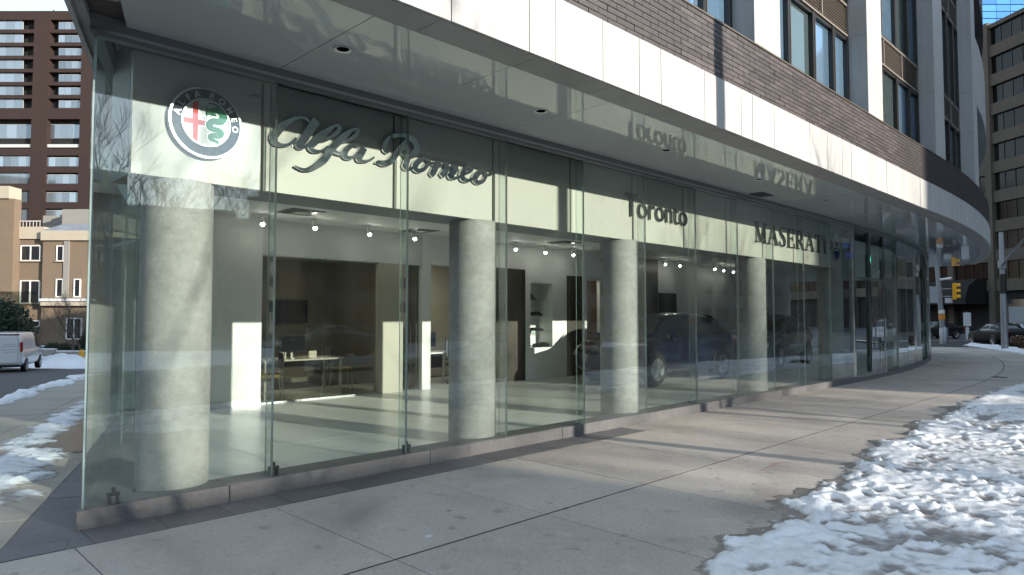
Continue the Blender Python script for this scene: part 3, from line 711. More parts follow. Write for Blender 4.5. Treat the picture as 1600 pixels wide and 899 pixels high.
for ch, ang in zip('ALFA ROMEO', [168, 147.5, 129, 110, 0, 80, 59, 37, 17, -3]):
    if ch == ' ': continue
    t = R(ang); rr = .2285
    text_mesh(ch, .075, .006, 'letter', SILV, on_face(ea + rr * math.cos(t), eb + rr * math.sin(t), OS + .056, t - math.pi / 2), E_, align='CENTER', bold=.0016)

names = 'A A l l f f f a a R R R o o m m m m m m e o o'.split()
S_ = thing('script_lettering_sign', 'flowing mirror-steel script lettering with a long swash on the cream sign board', 'sign', fp(3, 3.2, OS))
grp = [[0, 1], [2, 3], [4, 5, 6], [7, 8], [9, 10, 11], [12, 13], [14, 15, 16, 17, 18, 19], [20], [21, 22]]
cnt = 0
for g in grp:
    mb = MB()
    for i in g: ribbon(mb, SCRIPT[i], OS + .012, OS + .034 + .0011 * (cnt % 7)); cnt += 1
    mb.build('letter', LETTER, S_)
mb = MB()
for a in (1.75, 2.1, 2.45, 2.85, 3.1, 3.5, 3.75, 4.2): mb.tube([fp(a, 3.275, OS - .003), fp(a, 3.275, OS + .014)], .006, 6)
mb.build('standoff_pin', STEEL, S_)

T_ = thing('city_name_sign', 'plain dark metal sans-serif letters spelling a city name, between script and capital lettering', 'sign', fp(8, 3.2, OS))
full = 1.86; adv = [0, .20, .45, .62, .90, 1.20, 1.42, 1.70]
sizeT = .50
def word(body, a0, width, base, size, mat, parent, depth=.016):
    cu = bpy.data.curves.new('w', 'FONT'); cu.size = size; to = bpy.data.objects.new('w', cu); COL.objects.link(to)
    def wid(t):
        cu.body = t; bpy.context.view_layer.update(); return to.dimensions.x
    ws = [wid(body[:i + 1]) for i in range(len(body))]; own = [wid(c) for c in body]; bpy.data.objects.remove(to)
    k = width / ws[-1]
    for c, e, w in zip(body, ws, own):
        mtx = on_face(a0 + (e - w) * k, base, OS + .012 + depth / 2) @ Matrix.Diagonal((k, 1, 1, 1))
        text_mesh(c, size, depth, 'letter', mat, mtx, parent, width=w, bold=.0)
word('Toronto', 7.24, 1.80, 3.17, .52, LETTERD, T_)

def serif_word(parent, a0, a1, base, cap, mat):
    def rc(x0, x1, y0, y1): return [(x0, y0), (x1, y0), (x1, y1), (x0, y1)]
    G = {
     'M': (.98, [rc(.13, .18, .04, .96), rc(.74, .88, .04, .96), [(.08, 1), (.24, 1), (.56, .03), (.46, .03)], [(.76, 1), (.86, 1), (.54, .03), (.48, .03)], rc(.02, .30, 0, .05), rc(.64, .98, 0, .05), rc(.0, .12, .95, 1), rc(.84, .98, .95, 1)], []),
     'A': (.88, [[(.07, .03), (.13, .03), (.45, .98), (.40, 1)], [(.38, 1), (.50, 1), (.84, .03), (.67, .03)], rc(.23, .63, .31, .37), rc(-.02, .24, 0, .05), rc(.56, .92, 0, .05)], []),
     'S': (.60, [[(.50, .74), (.54, .74), (.54, .98), (.50, .98)], [(.02, .02), (.06, .02), (.06, .27), (.02, .27)]], [[(.50, .80, .04), (.44, .93, .05), (.30, .97, .06), (.14, .90, .10), (.11, .74, .13), (.26, .57, .16), (.44, .42, .16), (.51, .24, .13), (.44, .08, .09), (.28, .02, .06), (.12, .08, .05), (.05, .22, .04)]]),
     'E': (.72, [rc(.10, .24, .03, .97), rc(.02, .66, .95, 1), rc(.2, .52, .47, .53), rc(.02, .70, 0, .05), rc(.61, .66, .77, .96), rc(.65, .70, .04, .24), rc(.48, .52, .38, .62)], []),
     'R': (.86, [rc(.10, .24, .03, .97), [(.34, .50), (.48, .50), (.84, .02), (.68, .02)], rc(.02, .34, 0, .05), rc(.62, .92, 0, .05), rc(.02, .3, .95, 1)], [[(.22, .97, .05), (.42, .96, .05), (.58, .88, .11), (.61, .74, .14), (.55, .58, .11), (.40, .49, .05), (.22, .48, .05)]]),
     'T': (.76, [rc(.31, .45, .03, .96), rc(.02, .74, .945, 1), rc(.02, .06, .74, .96), rc(.70, .74, .74, .96), rc(.20, .56, 0, .05)], []),
     'I': (.40, [rc(.13, .27, .03, .97), rc(.03, .37, 0, .05), rc(.03, .37, .95, 1)], [])}
    wd = [G[c][0] for c in 'MASERATI']; gap = .11; tot = sum(wd) + gap * 7; k = (a1 - a0) / tot; x = a0
    for c in 'MASERATI':
        w, polys, strokes = G[c]; mb = MB(); j = 0
        for p in polys:
            mb.prism([(x + u * k, base + v * cap) for u, v in p], OS + .012, OS + .026 + .0009 * j, fp); j += 1
        for st in strokes:
            ribbon(mb, [(x + u * k, base + v * cap, ww * k * .95) for u, v, ww in st], OS + .012, OS + .026 + .0009 * j); j += 1
        mb.build('letter', mat, parent); x += (w + gap) * k
V_ = thing('capital_lettering_sign', 'wide dark metal serif capital letters on the cream board near the entrance', 'sign', fp(13.4, 3.1, OS))
serif_word(V_, 11.58, 15.30, 3.10, .41, LETTERD)
O_ = thing('oval_emblem_sign', 'upright oval white and blue badge with a trident beside the capital letters', 'sign', fp(15.86, 3.31, OS))
oa, ob = 15.86, 3.31
mb = MB(); disc(mb, oa, ob, .235, OS, OS + .04, ry=.345); mb.build('rim', SILV, O_)
WH = M('white enamel', (.72, .71, .69), .15); BLU = M('blue enamel', (.012, .03, .20), .12)
mb = MB(); disc(mb, oa, ob, .215, OS + .0401, OS + .044, ry=.323); mb.build('field', WH, O_)
def oval_clip(poly, rx, ry, n=48):
    poly = [(u / rx, v / ry) for u, v in poly]; poly = in_disc(poly, 1, n); return [(u * rx, v * ry) for u, v in poly]
for (z0, z1, mt, nm, w) in ((-.40, -.10, BLU, 'blue_base', .0465), (-.065, -.04, BLU, 'blue_line', .047)):
    p = oval_clip([(-.3, z0), (.3, z0), (.3, z1), (-.3, z1)], .205, .312)
    mb = MB(); mb.prism([(oa + u, ob + v) for u, v in p], OS + .0441, OS + w, fp); mb.build(nm, mt, O_)
mb = MB()
for st in ([(0, -.035, .022), (0, .1, .02), (0, .27, .012)], [(-.10, .25, .012), (-.105, .16, .02), (-.06, .07, .022), (0, .06, .02)], [(.10, .25, .012), (.105, .16, .02), (.06, .07, .022), (0, .06, .02)], [(-.06, .015, .018), (0, .018, .02), (.06, .015, .018)]):
    ribbon(mb, [(a * 1., b, w) for a, b, w in st], OS + .0441, OS + .048 + .0006 * len(mb.f) / 100, (oa, ob))
mb.build('trident', M('dark red enamel', (.10, .03, .05), .2), O_)

# ------------------------------------------------------------------ inside of the showroom
OW = -5.7
def wall_seg(name, s0, s1, z0, z1, mat, o0=OW - .15, o1=OW, parent=B, bevel=0):
    mb = MB(); fbox(mb, s0, s1, o0, o1, z0, z1); return mb.build(name, mat, parent, bevel=bevel)
zf = .06
sl5 = s_left(OW, -.03)
wall_seg('interior_wall', sl5, 4.0, zf, zc, WHITE)
wall_seg('wall_kickplate', sl5, 4.0, zf, zf + .11, STEEL, OW, OW + .012)
wall_seg('interior_wall', 4.0, 7.05, 2.71, zc, GREYW)
wall_seg('interior_wall', 6.45, 7.05, zf, 2.71, M('warm grey wall', (.36, .34, .29), .6))
wall_seg('interior_wall', 7.55, 7.78, zf, zc, WHITE)
wall_seg('interior_wall', 7.05, 7.55, 2.71, zc, GREYW)
wall_seg('interior_wall', 7.78, 9.15, 2.75, zc, WHITE)
wall_seg('interior_wall', 9.15, 9.70, zf, zc, WHITE)
wall_seg('interior_wall', 9.70, 10.72, 2.78, zc, WHITE)
p = wall_seg('wood_panel', 9.72, 10.70, zf, 2.775, BROWNP)
wall_seg('panel_edge', 10.62, 10.70, zf, 2.775, BLACK, OW, OW + .02, p)
wall_seg('interior_wall', 10.72, 10.90, zf, zc, WHITE)
wall_seg('interior_wall', 10.90, 11.72, 2.46, zc, WHITE)
wall_seg('interior_wall', 10.90, 11.72, zf, .84, WHITE)
wall_seg('niche_back', 10.84, 11.78, .70, 2.52, WHITE, OW - .56, OW - .501)
for a_, b_ in ((10.84, 10.899), (11.721, 11.78)): wall_seg('niche_side', a_, b_, .80, 2.5, WHITE, OW - .5, OW - .151)
wall_seg('niche_head', 10.9, 11.72, 2.461, 2.52, WHITE, OW - .5, OW - .151)
for z in (.84, 1.24, 1.62, 2.02): wall_seg('niche_shelf', 10.905, 11.715, z, z + .02, glass('shelf glass', (.9, .95, .93)), OW - .44, OW - .01)
wall_seg('interior_wall', 11.72, 12.28, zf, zc, WHITE)
wall_seg('wood_panel', 12.29, 12.95, zf, 2.70, BROWNP)
wall_seg('interior_wall', 12.28, 12.96, 2.70, zc, WHITE)
wall_seg('interior_wall', 12.96, 13.12, zf, zc, WHITE)
wall_seg('interior_wall', 13.12, 13.75, 2.62, zc, WHITE)
wall_seg('interior_wall', 13.75, 15.2, zf, zc, WHITE)
wall_seg('dark_feature_wall', 15.2, 16.6, zf, zc, M('charcoal wall', (.03, .03, .032), .4))
wall_seg('interior_wall', 16.6, 18.6, zf, zc, GREYW)
wall_seg('dark_screen_wall', 16.62, 17.7, 1.1, 2.35, SCREEN, OW, OW + .05)
mb = MB(); fstrip(mb, 18.6, SEND, OW - .15, OW, zf, zc); mb.build('interior_wall', GREYW, B)
# offices behind
mb = MB(); fbox(mb, 2.4, 7.6, OW - 3.6, OW - 3.495, zf, 3.2); mb.build('office_back_wall', BEIGE, B)
mb = MB(); fbox(mb, 3.1, 3.2, OW - 3.49, OW - .151, zf, 3.2); mb.build('office_side_wall', BEIGE, B)
mb = MB(); fbox(mb, 7.5, 7.6, OW - 3.494, OW - .151, zf, 3.2); mb.build('office_side_wall', BEIGE, B)
mb = MB(); fbox(mb, 7.7, 12.8, OW - 2.6, OW - 2.5, zf, 3.2); mb.build('office_back_wall', M('pale beige wall', (.44, .42, .34), .7), B)
mb = MB(); fbox(mb, 2.4, 16, OW - 4.6, OW - .151, 2.95, 3.0); mb.build('office_ceiling', CEIL, B)
mb = MB(); fbox(mb, 13.0, 16, OW - 1.6, OW - 1.5, zf, 3.0); mb.build('office_back_wall', M('orange brown wall', (.24, .15, .08), .6), B)
LAMP = M('lit panel', (1, .90, .72), .5, emit=4.5)
for a, b, o0 in ((4.7, 5.9, -7.6), (8.4, 9.4, -7.0), (13.1, 13.75, -6.6)):
    mb = MB(); fbox(mb, a, b, o0, o0 + .3, 2.925, 2.948); mb.build('ceiling_light_panel', LAMP, B)
# smoked glass office front
for a, b in ((4.02, 5.22), (5.235, 6.43)):
    mb = MB(); fbox(mb, a, b, OW - .08, OW - .068, zf + .02, 2.69); mb.build('office_glass', DGLASS, B)
wall_seg('office_glass_rail', 4.0, 6.45, zf, zf + .025, STEEL, OW - .1, OW - .05)
wall_seg('office_glass_rail', 4.0, 6.45, 2.69, 2.711, STEEL, OW - .1, OW - .05)
for k, a in enumerate((7.06, 7.31)):
    d = wall_seg('sliding_glass_door', a, a + .24, zf + .02, 2.70, DGLASS, OW - .1 - .03 * k, OW - .088 - .03 * k)
    mb = MB(); fbox(mb, a, a + .02, OW - .104 - .03 * k, OW - .084 - .03 * k, zf, 2.705); mb.build('door_stile', BLACK, d)
# ceiling vents
for s, o in ((4.1, -4.5), (7.0, -5.1), (8.2, -3.1), (10.8, -4.5), (2.2, -2.6), (13.5, -4.0)):
    mb = MB(); fbox(mb, s - .3, s + .3, o - .3, o + .3, zc - .012, zc - .001); v = mb.build('ceiling_vent', M('vent grey', (.16, .165, .165), .6), B)
    for j, r_ in enumerate((.22, .12)):
        m2 = MB(); fbox(m2, s - r_, s + r_, o - r_, o + r_, zc - .02 - .006 * j, zc - .013 - .006 * j); m2.build('vent_ring', BLACK if j == 0 else GREYW, v)
# track spotlights
BULB = M('lit spotlight', (1, .93, .80), .5, emit=26)
spots = [(3.76, -5.25), (4.66, -5.1), (5.86, -5.2), (6.93, -5.2), (9.88, -5.25), (10.96, -5.3), (11.96, -5.25), (16.3, -5.3), (17.2, -5.3), (19.5, -5.2), (20.5, -5.3), (21.4, -5.3)]
for i, (s, o) in enumerate(spots):
    c = F(s, o, zc); t = thing('track_spotlight', '%s lit ceiling spotlight along the showroom back wall, counted from the street corner' % ORD[i], 'lamp', c, group='lit spotlights along the back wall')
    mb = MB(); mb.tube([(c.x, c.y, zc + .002), (c.x, c.y, zc - .06)], .012, 8); mb.tube([(c.x, c.y, zc - .06), c + UP * -.17 + FN(s) * .05], .04, 12); mb.build('housing', WHITEP, t, smooth=True)
    q = c + UP * -.175 + FN(s) * .052; mb = MB(); mb.lathe([(.001, -.034), (.024, -.026), (.034, 0), (.024, .026), (.001, .034)], q, 12); mb.build('bulb', BULB, t, smooth=True)

# office furniture
def frame_at(s, o, rz=0.):
    c = F(s, o, zf); return c, math.atan2(D.y, D.x) + rz
def desk(s, o, label, w=1.7, dp=.75, h=.73, group='office desks'):
    c, rz = frame_at(s, o); t = thing('office_desk', label, 'desk', c, rz, group)
    mb = MB(); mb.box(-w / 2, w / 2, -dp / 2, dp / 2, h - .03, h); mb.build('desk_top', WHITEP, t, local=True, bevel=.004)
    for sx in (-1, 1):
        mb = MB(); x = sx * (w / 2 - .06)
        mb.box(x - .025, x + .025, -dp / 2 + .03, -dp / 2 + .07, 0, h - .031); mb.box(x - .025, x + .025, dp / 2 - .07, dp / 2 - .03, 0, h - .031); mb.box(x - .025, x + .025, -dp / 2 + .071, dp / 2 - .071, 0, .03)
        mb.build('leg', WHITEP, t, local=True)
    mb = MB(); mb.box(-w / 2 + .1, w / 2 - .1, dp / 2 - .06, dp / 2 - .045, .32, h - .031); mb.build('modesty_panel', GRAPHITE, t, local=True)
    return t
desk(5.15, -6.62, 'white office desk with square legs behind the smoked glass')
desk(8.75, -6.75, 'white desk in the open office beside the second column', 1.1)
def monitor(s, o, z, label, rz=0.):
    c, r_ = frame_at(s, o, rz); c.z = z; t = thing('computer_monitor', label, 'monitor', c, r_, 'office monitors')
    mb = MB(); mb.box(-.28, .28, -.018, .018, .12, .46); mb.build('screen_housing', BLACK, t, local=True, bevel=.006)
    mb = MB(); mb.box(-.265, .265, -.021, -.0185, .135, .445); mb.build('screen', SCREEN, t, local=True)
    mb = MB(); mb.box(-.025, .025, .02, .04, .0, .3); mb.lathe([(.11, 0), (.11, .012)], (0, .03, 0), 20); mb.build('stand', STEEL, t, local=True)
monitor(5.05, -6.6, zf + .731, 'dark monitor on the desk behind smoked glass')
monitor(8.5, -6.8, zf + .731, 'dark monitor on the desk in the open office')
def visitor_chair(s, o, rz, label):
    c, r_ = frame_at(s, o, rz); t = thing('visitor_chair', label, 'chair', c, r_, 'tan visitor chairs')
    mb = MB(); mb.box(-.23, .23, -.22, .22, .43, .49); mb.build('seat', TAN, t, local=True, bevel=.015)
    mb = MB(); mb.box(-.22, .22, .20, .235, .56, .88); mb.build('backrest', M('grey mesh', (.05, .05, .055), .7), t, local=True, bevel=.012)
    for sx in (-1, 1):
        mb = MB(); mb.tube([(sx * .24, -.22, .0), (sx * .24, -.20, .44)], .011, 8); mb.build('leg', STEEL, t, local=True, smooth=True)
        mb = MB(); mb.tube([(sx * .24, .27, .0), (sx * .24, .21, .44), (sx * .235, .25, .9)], .011, 8); mb.build('leg', STEEL, t, local=True, smooth=True)
visitor_chair(6.2, -6.75, 1.2, 'tan seated chair at the end of the desk behind smoked glass')
visitor_chair(4.35, -6.15, -1.9, 'tan seated chair next to the lit white wall')
def swivel_chair(s, o, rz, label):
    c, r_ = frame_at(s, o, rz); t = thing('swivel_chair', label, 'chair', c, r_)
    mb = MB(); mb.box(-.24, .24, -.24, .24, .42, .5); mb.build('seat', BLACK, t, local=True, bevel=.02)
    mb = MB(); mb.box(-.22, .22, .2, .26, .55, 1.05); mb.build('backrest', BLACK, t, local=True, bevel=.025)
    mb = MB(); mb.tube([(0, 0, .07), (0, 0, .42)], .025, 10); mb.build('post', STEEL, t, local=True)
    mb = MB()
    for k in range(5):
        a = 2 * math.pi * k / 5; mb.tube([(0, 0, .09), (.28 * math.cos(a), .28 * math.sin(a), .05)], .018, 6); mb.tube([(.28 * math.cos(a), .28 * math.sin(a), .0), (.28 * math.cos(a), .28 * math.sin(a), .05)], .025, 8)
    mb.build('star_base', BLACK, t, local=True)
    for sx in (-1, 1):
        mb = MB(); mb.tube([(sx * .26, .05, .46), (sx * .28, .0, .66), (sx * .28, -.16, .68)], .015, 6); mb.build('armrest', BLACK, t, local=True)
swivel_chair(9.0, -6.2, .5, 'black swivel chair at the open office desk')
t = thing('wall_screen', 'wide dark wall-mounted screen on the office back wall', 'screen', F(6.2, OW - 3.49, 1.5))
mb = MB(); fbox(mb, 5.75, 6.72, OW - 3.494, OW - 3.44, 1.46, 2.02); mb.build('housing', BLACK, t)
mb = MB(); fbox(mb, 5.77, 6.70, OW - 3.44, OW - 3.436, 1.48, 2.0); mb.build('screen', SCREEN, t)
for i, (s, z, w) in enumerate(((11.1, 2.04, .2), (11.2, 1.64, .3), (11.15, 1.26, .38), (11.3, .86, .5))):
    t = thing('display_item', '%s from top of the dark display items on the glass niche shelves' % ['topmost', 'second', 'third', 'lowest'][i], 'display item', F(s, OW - .2, z), group='items on the niche shelves')
    mb = MB()
    if i == 0: mb.hexa([F(s, OW - .25, z), F(s, OW - .15, z), F(s + w, OW - .15, z), F(s + w, OW - .25, z), F(s, OW - .34, z + .17), F(s, OW - .33, z + .17), F(s + w, OW - .33, z + .17), F(s + w, OW - .34, z + .17)])
    else:
        for k in range(3 + i):
            x = s + w * k / (3 + i); fbox(mb, x, x + w / (3 + i) - .012, OW - .3, OW - .12, z, z + random.uniform(.05, .11))
    mb.build('body', BLACK, t, bevel=.01)
for i, (s, o, w, h) in enumerate(((4.75, -6.5, .12, .13), (5.35, -6.5, .17, .14))):
    t = thing('paper_holder', '%s white card holder standing on the desk behind smoked glass' % ['smaller', 'larger'][i], 'holder', F(s, o, zf + .731))
    mb = MB(); fbox(mb, s, s + w, o, o + .004, zf + .731, zf + .731 + h); fbox(mb, s, s + w, o + .005, o + .06, zf + .731, zf + .737); mb.build('card', WHITEP, t)
# ------------------------------------------------------------------ vehicles
TYRE = RUBBER
RIM = M('alloy rim', (.42, .43, .44), .25, .9)
CARGLASS = M('car window', (.01, .013, .015), .04, spec=.8)
LENSW = M('headlamp lens', (.5, .52, .54), .08, .3)
LENSR = M('tail lamp lens', (.28, .01, .012), .12)
LENSO = M('amber lamp lens', (.6, .20, .02), .15)
PLATE = M('plate blank', (.55, .57, .6), .4)
SUV = dict(st=[(-2.34, .70, .56, .96, .99, .52), (-2.26, .86, .42, 1.04, 1.14, .58), (-2.02, .93, .34, 1.09, 1.42, .60), (-1.5, .955, .28, 1.08, 1.60, .62), (-.6, .96, .26, 1.04, 1.67, .64), (.2, .96, .26, 1.02, 1.65, .64),
               (.62, .955, .26, 1.01, 1.53, .62), (1.22, .94, .26, 1.01, 1.10, .68), (1.75, .92, .28, .98, 1.02, .66), (2.12, .87, .30, .88, .92, .58), (2.34, .70, .38, .72, .75, .48)],
           wb=(1.40, -1.42), r=.365, side=(-2.0, 1.02), ws=(.62, 1.22), rs=(-2.02, -1.5))
SEDAN = dict(st=[(-2.32, .70, .50, .90, .93, .50), (-2.22, .84, .38, .96, 1.0, .58), (-1.75, .90, .28, .97, 1.04, .60), (-1.25, .915, .22, .95, 1.30, .55), (-.55, .92, .20, .93, 1.43, .56), (.1, .92, .20, .92, 1.43, .56),
                 (.55, .915, .20, .92, 1.30, .55), (1.15, .90, .20, .92, .99, .62), (1.75, .88, .22, .85, .88, .60), (2.15, .82, .26, .74, .77, .52), (2.34, .62, .34, .60, .62, .44)],
             wb=(1.36, -1.36), r=.33, side=(-1.55, .98), ws=(.55, 1.15), rs=(-1.75, -1.25))
VAN = dict(st=[(-2.75, .93, .42, 1.15, 1.98, .80), (-2.72, .99, .36, 1.16, 2.06, .84), (-2.2, 1.0, .34, 1.16, 2.10, .85), (-.8, 1.0, .32, 1.16, 2.11, .85), (.6, 1.0, .32, 1.16, 2.11, .85), (1.40, 1.0, .32, 1.15, 2.05, .82),
               (1.98, .99, .32, 1.13, 1.34, .80), (2.3, .97, .34, 1.08, 1.18, .80), (2.62, .93, .36, .95, 1.0, .74), (2.75, .84, .42, .80, .84, .62)],
           wb=(1.75, -1.72), r=.37, side=(.75, 1.72), ws=(1.4, 1.98), rs=None)
def lerp_st(st, x):
    for a, b in zip(st[:-1], st[1:]):
        if a[0] <= x <= b[0]:
            t = (x - a[0]) / (b[0] - a[0]); return [a[i] + (b[i] - a[i]) * t for i in range(6)]
    return list(st[-1])
def ring(s):
    x, hw, zl, zb, zt, ht = s; h = zb - zl
    return [(0, zl), (hw * .80, zl), (hw * .95, zl + .06), (hw * .995, zl + .30 * h), (hw, zl + .62 * h), (hw * .985, zb - .10 * h), (hw * .945, zb), (hw * .945 + (ht - hw * .945) * .55, zb + (zt - zb) * .55), (ht, zt - min(.06, .5 * (zt - zb))), (ht * .80, zt - .006), (0, zt + .012)]
def car(name, label, cat, spec, paint, loc, rz, group=None, trim=None):
    T = thing(name, label, cat, loc, rz, group); st = spec['st']; mb = MB()
    rings = [ring(s) for s in st]; n = len(rings[0]); W = 2 * n - 2
    for s, rg in zip(st, rings):
        full = [(y, z) for y, z in rg] + [(-y, z) for y, z in rg[-2:0:-1]]
        mb.v += [(s[0], y, z) for y, z in full]
    for i in range(len(st) - 1):
        for k in range(W): mb.f.append((i * W + k, i * W + (k + 1) % W, (i + 1) * W + (k + 1) % W, (i + 1) * W + k)); mb.mi.append(0)
    mb.f.append(tuple(range(W))); mb.mi.append(0); mb.f.append(tuple(range((len(st) - 1) * W, len(st) * W))); mb.mi.append(0)
    body = mb.build('body', paint, T, local=True)
    body.data.polygons.foreach_set('use_smooth', [True] * len(body.data.polygons))
    sb = body.modifiers.new('sub', 'SUBSURF'); sb.levels = 2; sb.render_levels = 2
    # side windows
    x0, x1 = spec['side']
    for sg in (-1, 1):
        cuts = [x0, x0 + (x1 - x0) * .28, x0 + (x1 - x0) * .62, x1] if spec is not VAN else [x0, x1]
        for a, b in zip(cuts[:-1], cuts[1:]):
            m2 = MB(); xs = np.linspace(a + .02, b - .02, 7); vs = []
            for x in xs:
                s = lerp_st(st, x); y0, z0 = s[1] * .945, s[3]; y1, z1 = s[5], s[4] - min(.06, .5 * (s[4] - s[3]))
                for v in (.10, .5, .92): vs.append((x, sg * (y0 + (y1 - y0) * v + .008), z0 + (z1 - z0) * v))
                for v in (.10, .5, .92): vs.append((x, sg * (y0 + (y1 - y0) * v - .03), z0 + (z1 - z0) * v))
            fs = []
            for i in range(6):
                for k in range(2): fs += [(i * 6 + k, i * 6 + k + 1, i * 6 + k + 7, i * 6 + k + 6), (i * 6 + k + 3, i * 6 + k + 4, i * 6 + k + 10, i * 6 + k + 9)]
                for k in (0, 2): fs.append((i * 6 + k, i * 6 + k + 6, i * 6 + k + 9, i * 6 + k + 3))
            m2.add(vs, fs); m2.build('side_window', CARGLASS, T, local=True, smooth=True)
        m2 = MB(); s = lerp_st(st, x1 - .05); y = s[1]; zb = s[3]
        m2.box(x1 - .12, x1 + .02, sg * (y + .03) - .0, sg * (y + .03) + sg * .17, zb + .02, zb + .15) if sg > 0 else m2.box(x1 - .12, x1 + .02, -(y + .20), -(y + .03), zb + .02, zb + .15)
        m2.box(x1 - .06, x1 - .02, min(sg * (y - .08), sg * (y + .04)), max(sg * (y - .08), sg * (y + .04)), zb + .03, zb + .06)
        m2.build('door_mirror', paint, T, local=True, bevel=.02)
        for xx in (x0 + (x1 - x0) * .30, x0 + (x1 - x0) * .66):
            s = lerp_st(st, xx); m2 = MB(); yy = s[1] * .99
            m2.box(xx - .1, xx + .1, min(sg * yy, sg * (yy + .025)), max(sg * yy, sg * (yy + .025)), s[3] - .13, s[3] - .10); m2.build('door_handle', trim or paint, T, local=True)
    for key, nm in (('ws', 'windscreen'), ('rs', 'rear_window')):
        if not spec[key]: continue
        a, b = spec[key]; m2 = MB(); vs = []
        if nm == 'windscreen': a += .05
        else: b -= .05
        for x in np.linspace(a, b, 5):
            s = lerp_st(st, x)
            for y in (-.88, -.45, 0, .45, .88): vs.append((x, y * s[5], s[4] + .016 - .02 * y * y))
        m2.add(vs, [(i * 5 + k, i * 5 + k + 1, i * 5 + k + 6, i * 5 + k + 5) for i in range(4) for k in range(4)]); o = m2.build(nm, CARGLASS, T, local=True, smooth=True)
        so_ = o.modifiers.new('th', 'SOLIDIFY'); so_.thickness = .03; so_.offset = 0
    r = spec['r']
    for x in spec['wb']:
        s = lerp_st(st, x)
        for sg in (-1, 1):
            y = s[1]
            m2 = MB(); m2.lathe([(r + .055, -.10), (r + .055, .004), (r + .03, .012)], (x, 0, r), 32, 'y'); 
            for i, v in enumerate(m2.v): m2.v[i] = (v[0], sg * (v[1] + y - .005), max(v[2], .16))
            m2.build('wheel_arch', BLACK, T, local=True)
            w = MB(); w.lathe([(r * .62, .0), (r * .66, .02), (r * .93, .022), (r, -.015), (r, -.19), (r * .9, -.215)], (x, 0, r), 36, 'y')
            w.v = [(a, sg * (b + y + .005), c) for a, b, c in w.v]; wo = w.build('wheel', TYRE, T, local=True, smooth=True)
            k_ = MB(); k_.lathe([(r * .67, .022), (r * .69, .026), (r * .64, .026), (r * .62, .0), (r * .60, -.05)], (x, 0, r), 36, 'y')
            for j in range(5):
                a = 2 * math.pi * j / 5 + .3
                for da in (-.13, .13):
                    p0 = (x + .05 * math.cos(a), .02, r + .05 * math.sin(a)); p1 = (x + r * .64 * math.cos(a + da), .022, r + r * .64 * math.sin(a + da))
                    k_.tube([p0, p1], [.022, .017], 5)
            k_.lathe([(.001, .04), (.05, .035), (.055, .0)], (x, 0, r), 16, 'y')
            k_.v = [(a, sg * (b + y + .006), c) for a, b, c in k_.v]; k_.build('rim', RIM, wo, local=True, smooth=True)
    # ends
    f = st[-1]; f2 = st[-2]; b_ = st[0]; b2 = st[1]; zfr = f[3]
    for sg in (-1, 1):
        m2 = MB(); ya, yb = sorted((sg * f[1] * .72, sg * f2[1] * .96)); m2.hexa([(f[0] - .10, ya, zfr - .06), (f[0] - .10, yb, zfr - .06), (f[0] - .34, yb, zfr - .06), (f[0] - .34, ya, zfr - .06), (f[0] - .16, ya, zfr + .06), (f[0] - .16, yb, zfr + .06), (f[0] - .4, yb, zfr + .09), (f[0] - .4, ya, zfr + .09)])
        m2.build('headlight', LENSW, T, local=True, bevel=.015)
        m2 = MB()
        if spec is VAN: ya, yb = sorted((sg * .90, sg * 1.0)); m2.box(b_[0] - .02, b_[0] + .10, ya, yb, 1.12, 1.62)
        else: ya, yb = sorted((sg * b2[1] * .60, sg * b2[1] * 1.0)); m2.box(b_[0] - .005, b_[0] + .16, ya, yb, b_[3] - .12, b_[3] + .02)
        m2.build('tail_light', LENSR, T, local=True, bevel=.012)
    m2 = MB(); m2.box(f[0] - .06, f[0] + .012, -f[1] * .45, f[1] * .45, zfr - .26, zfr - .04)
    m2.build('grille', BLACK, T, local=True, bevel=.02)
    m2 = MB(); m2.box(f[0] - .05, f[0] + .014, -f[1] * .8, f[1] * .8, f[2] + .02, f[2] + .10); m2.build('lower_intake', BLACK, T, local=True, bevel=.02)
    m2 = MB(); z = .80 if spec is VAN else .62; m2.box(b_[0] - .03, b_[0] + .02, -.16, .16, z, z + .11)
    m2.build('number_plate', M('dark plate', (.03, .035, .05), .4) if spec is VAN else PLATE, T, local=True)
    m2 = MB(); m2.box(b_[0] - .06, b_[0] + .12, -b2[1] * .93, b2[1] * .93, b_[2] - .08, b_[2] + .06); m2.build('rear_bumper', BLACK if spec is VAN else paint, T, local=True, bevel=.03)
    return T
def hd(h): return math.atan2(math.cos(R(h)), math.sin(R(h)))   # compass heading -> z rotation of local +x
PBLUE = M('midnight blue paint', (.005, .008, .024), .25, .2, coat=1.)
PBLACK = M('black paint', (.010, .011, .014), .25, .2, coat=1.)
PWHITE = M('white paint', (.70, .71, .72), .3, coat=.8, var=.03, scale=4)
PSILV = M('silver paint', (.30, .31, .32), .28, .6, coat=1.)
PGREY = M('dark grey paint', (.006, .007, .009), .5, .0, coat=.05, spec=.15)
def side_to_centre(px, py, h, wb, half, left=True):
    """centre of a car whose near-side front wheel touches (px,py); heading h, nose backwards along the heading"""
    d = Vector((math.sin(R(h)), math.cos(R(h)), 0)); l = Vector((-math.cos(R(h)), math.sin(R(h)), 0))
    return Vector((px, py, 0)) + d * wb + l * half
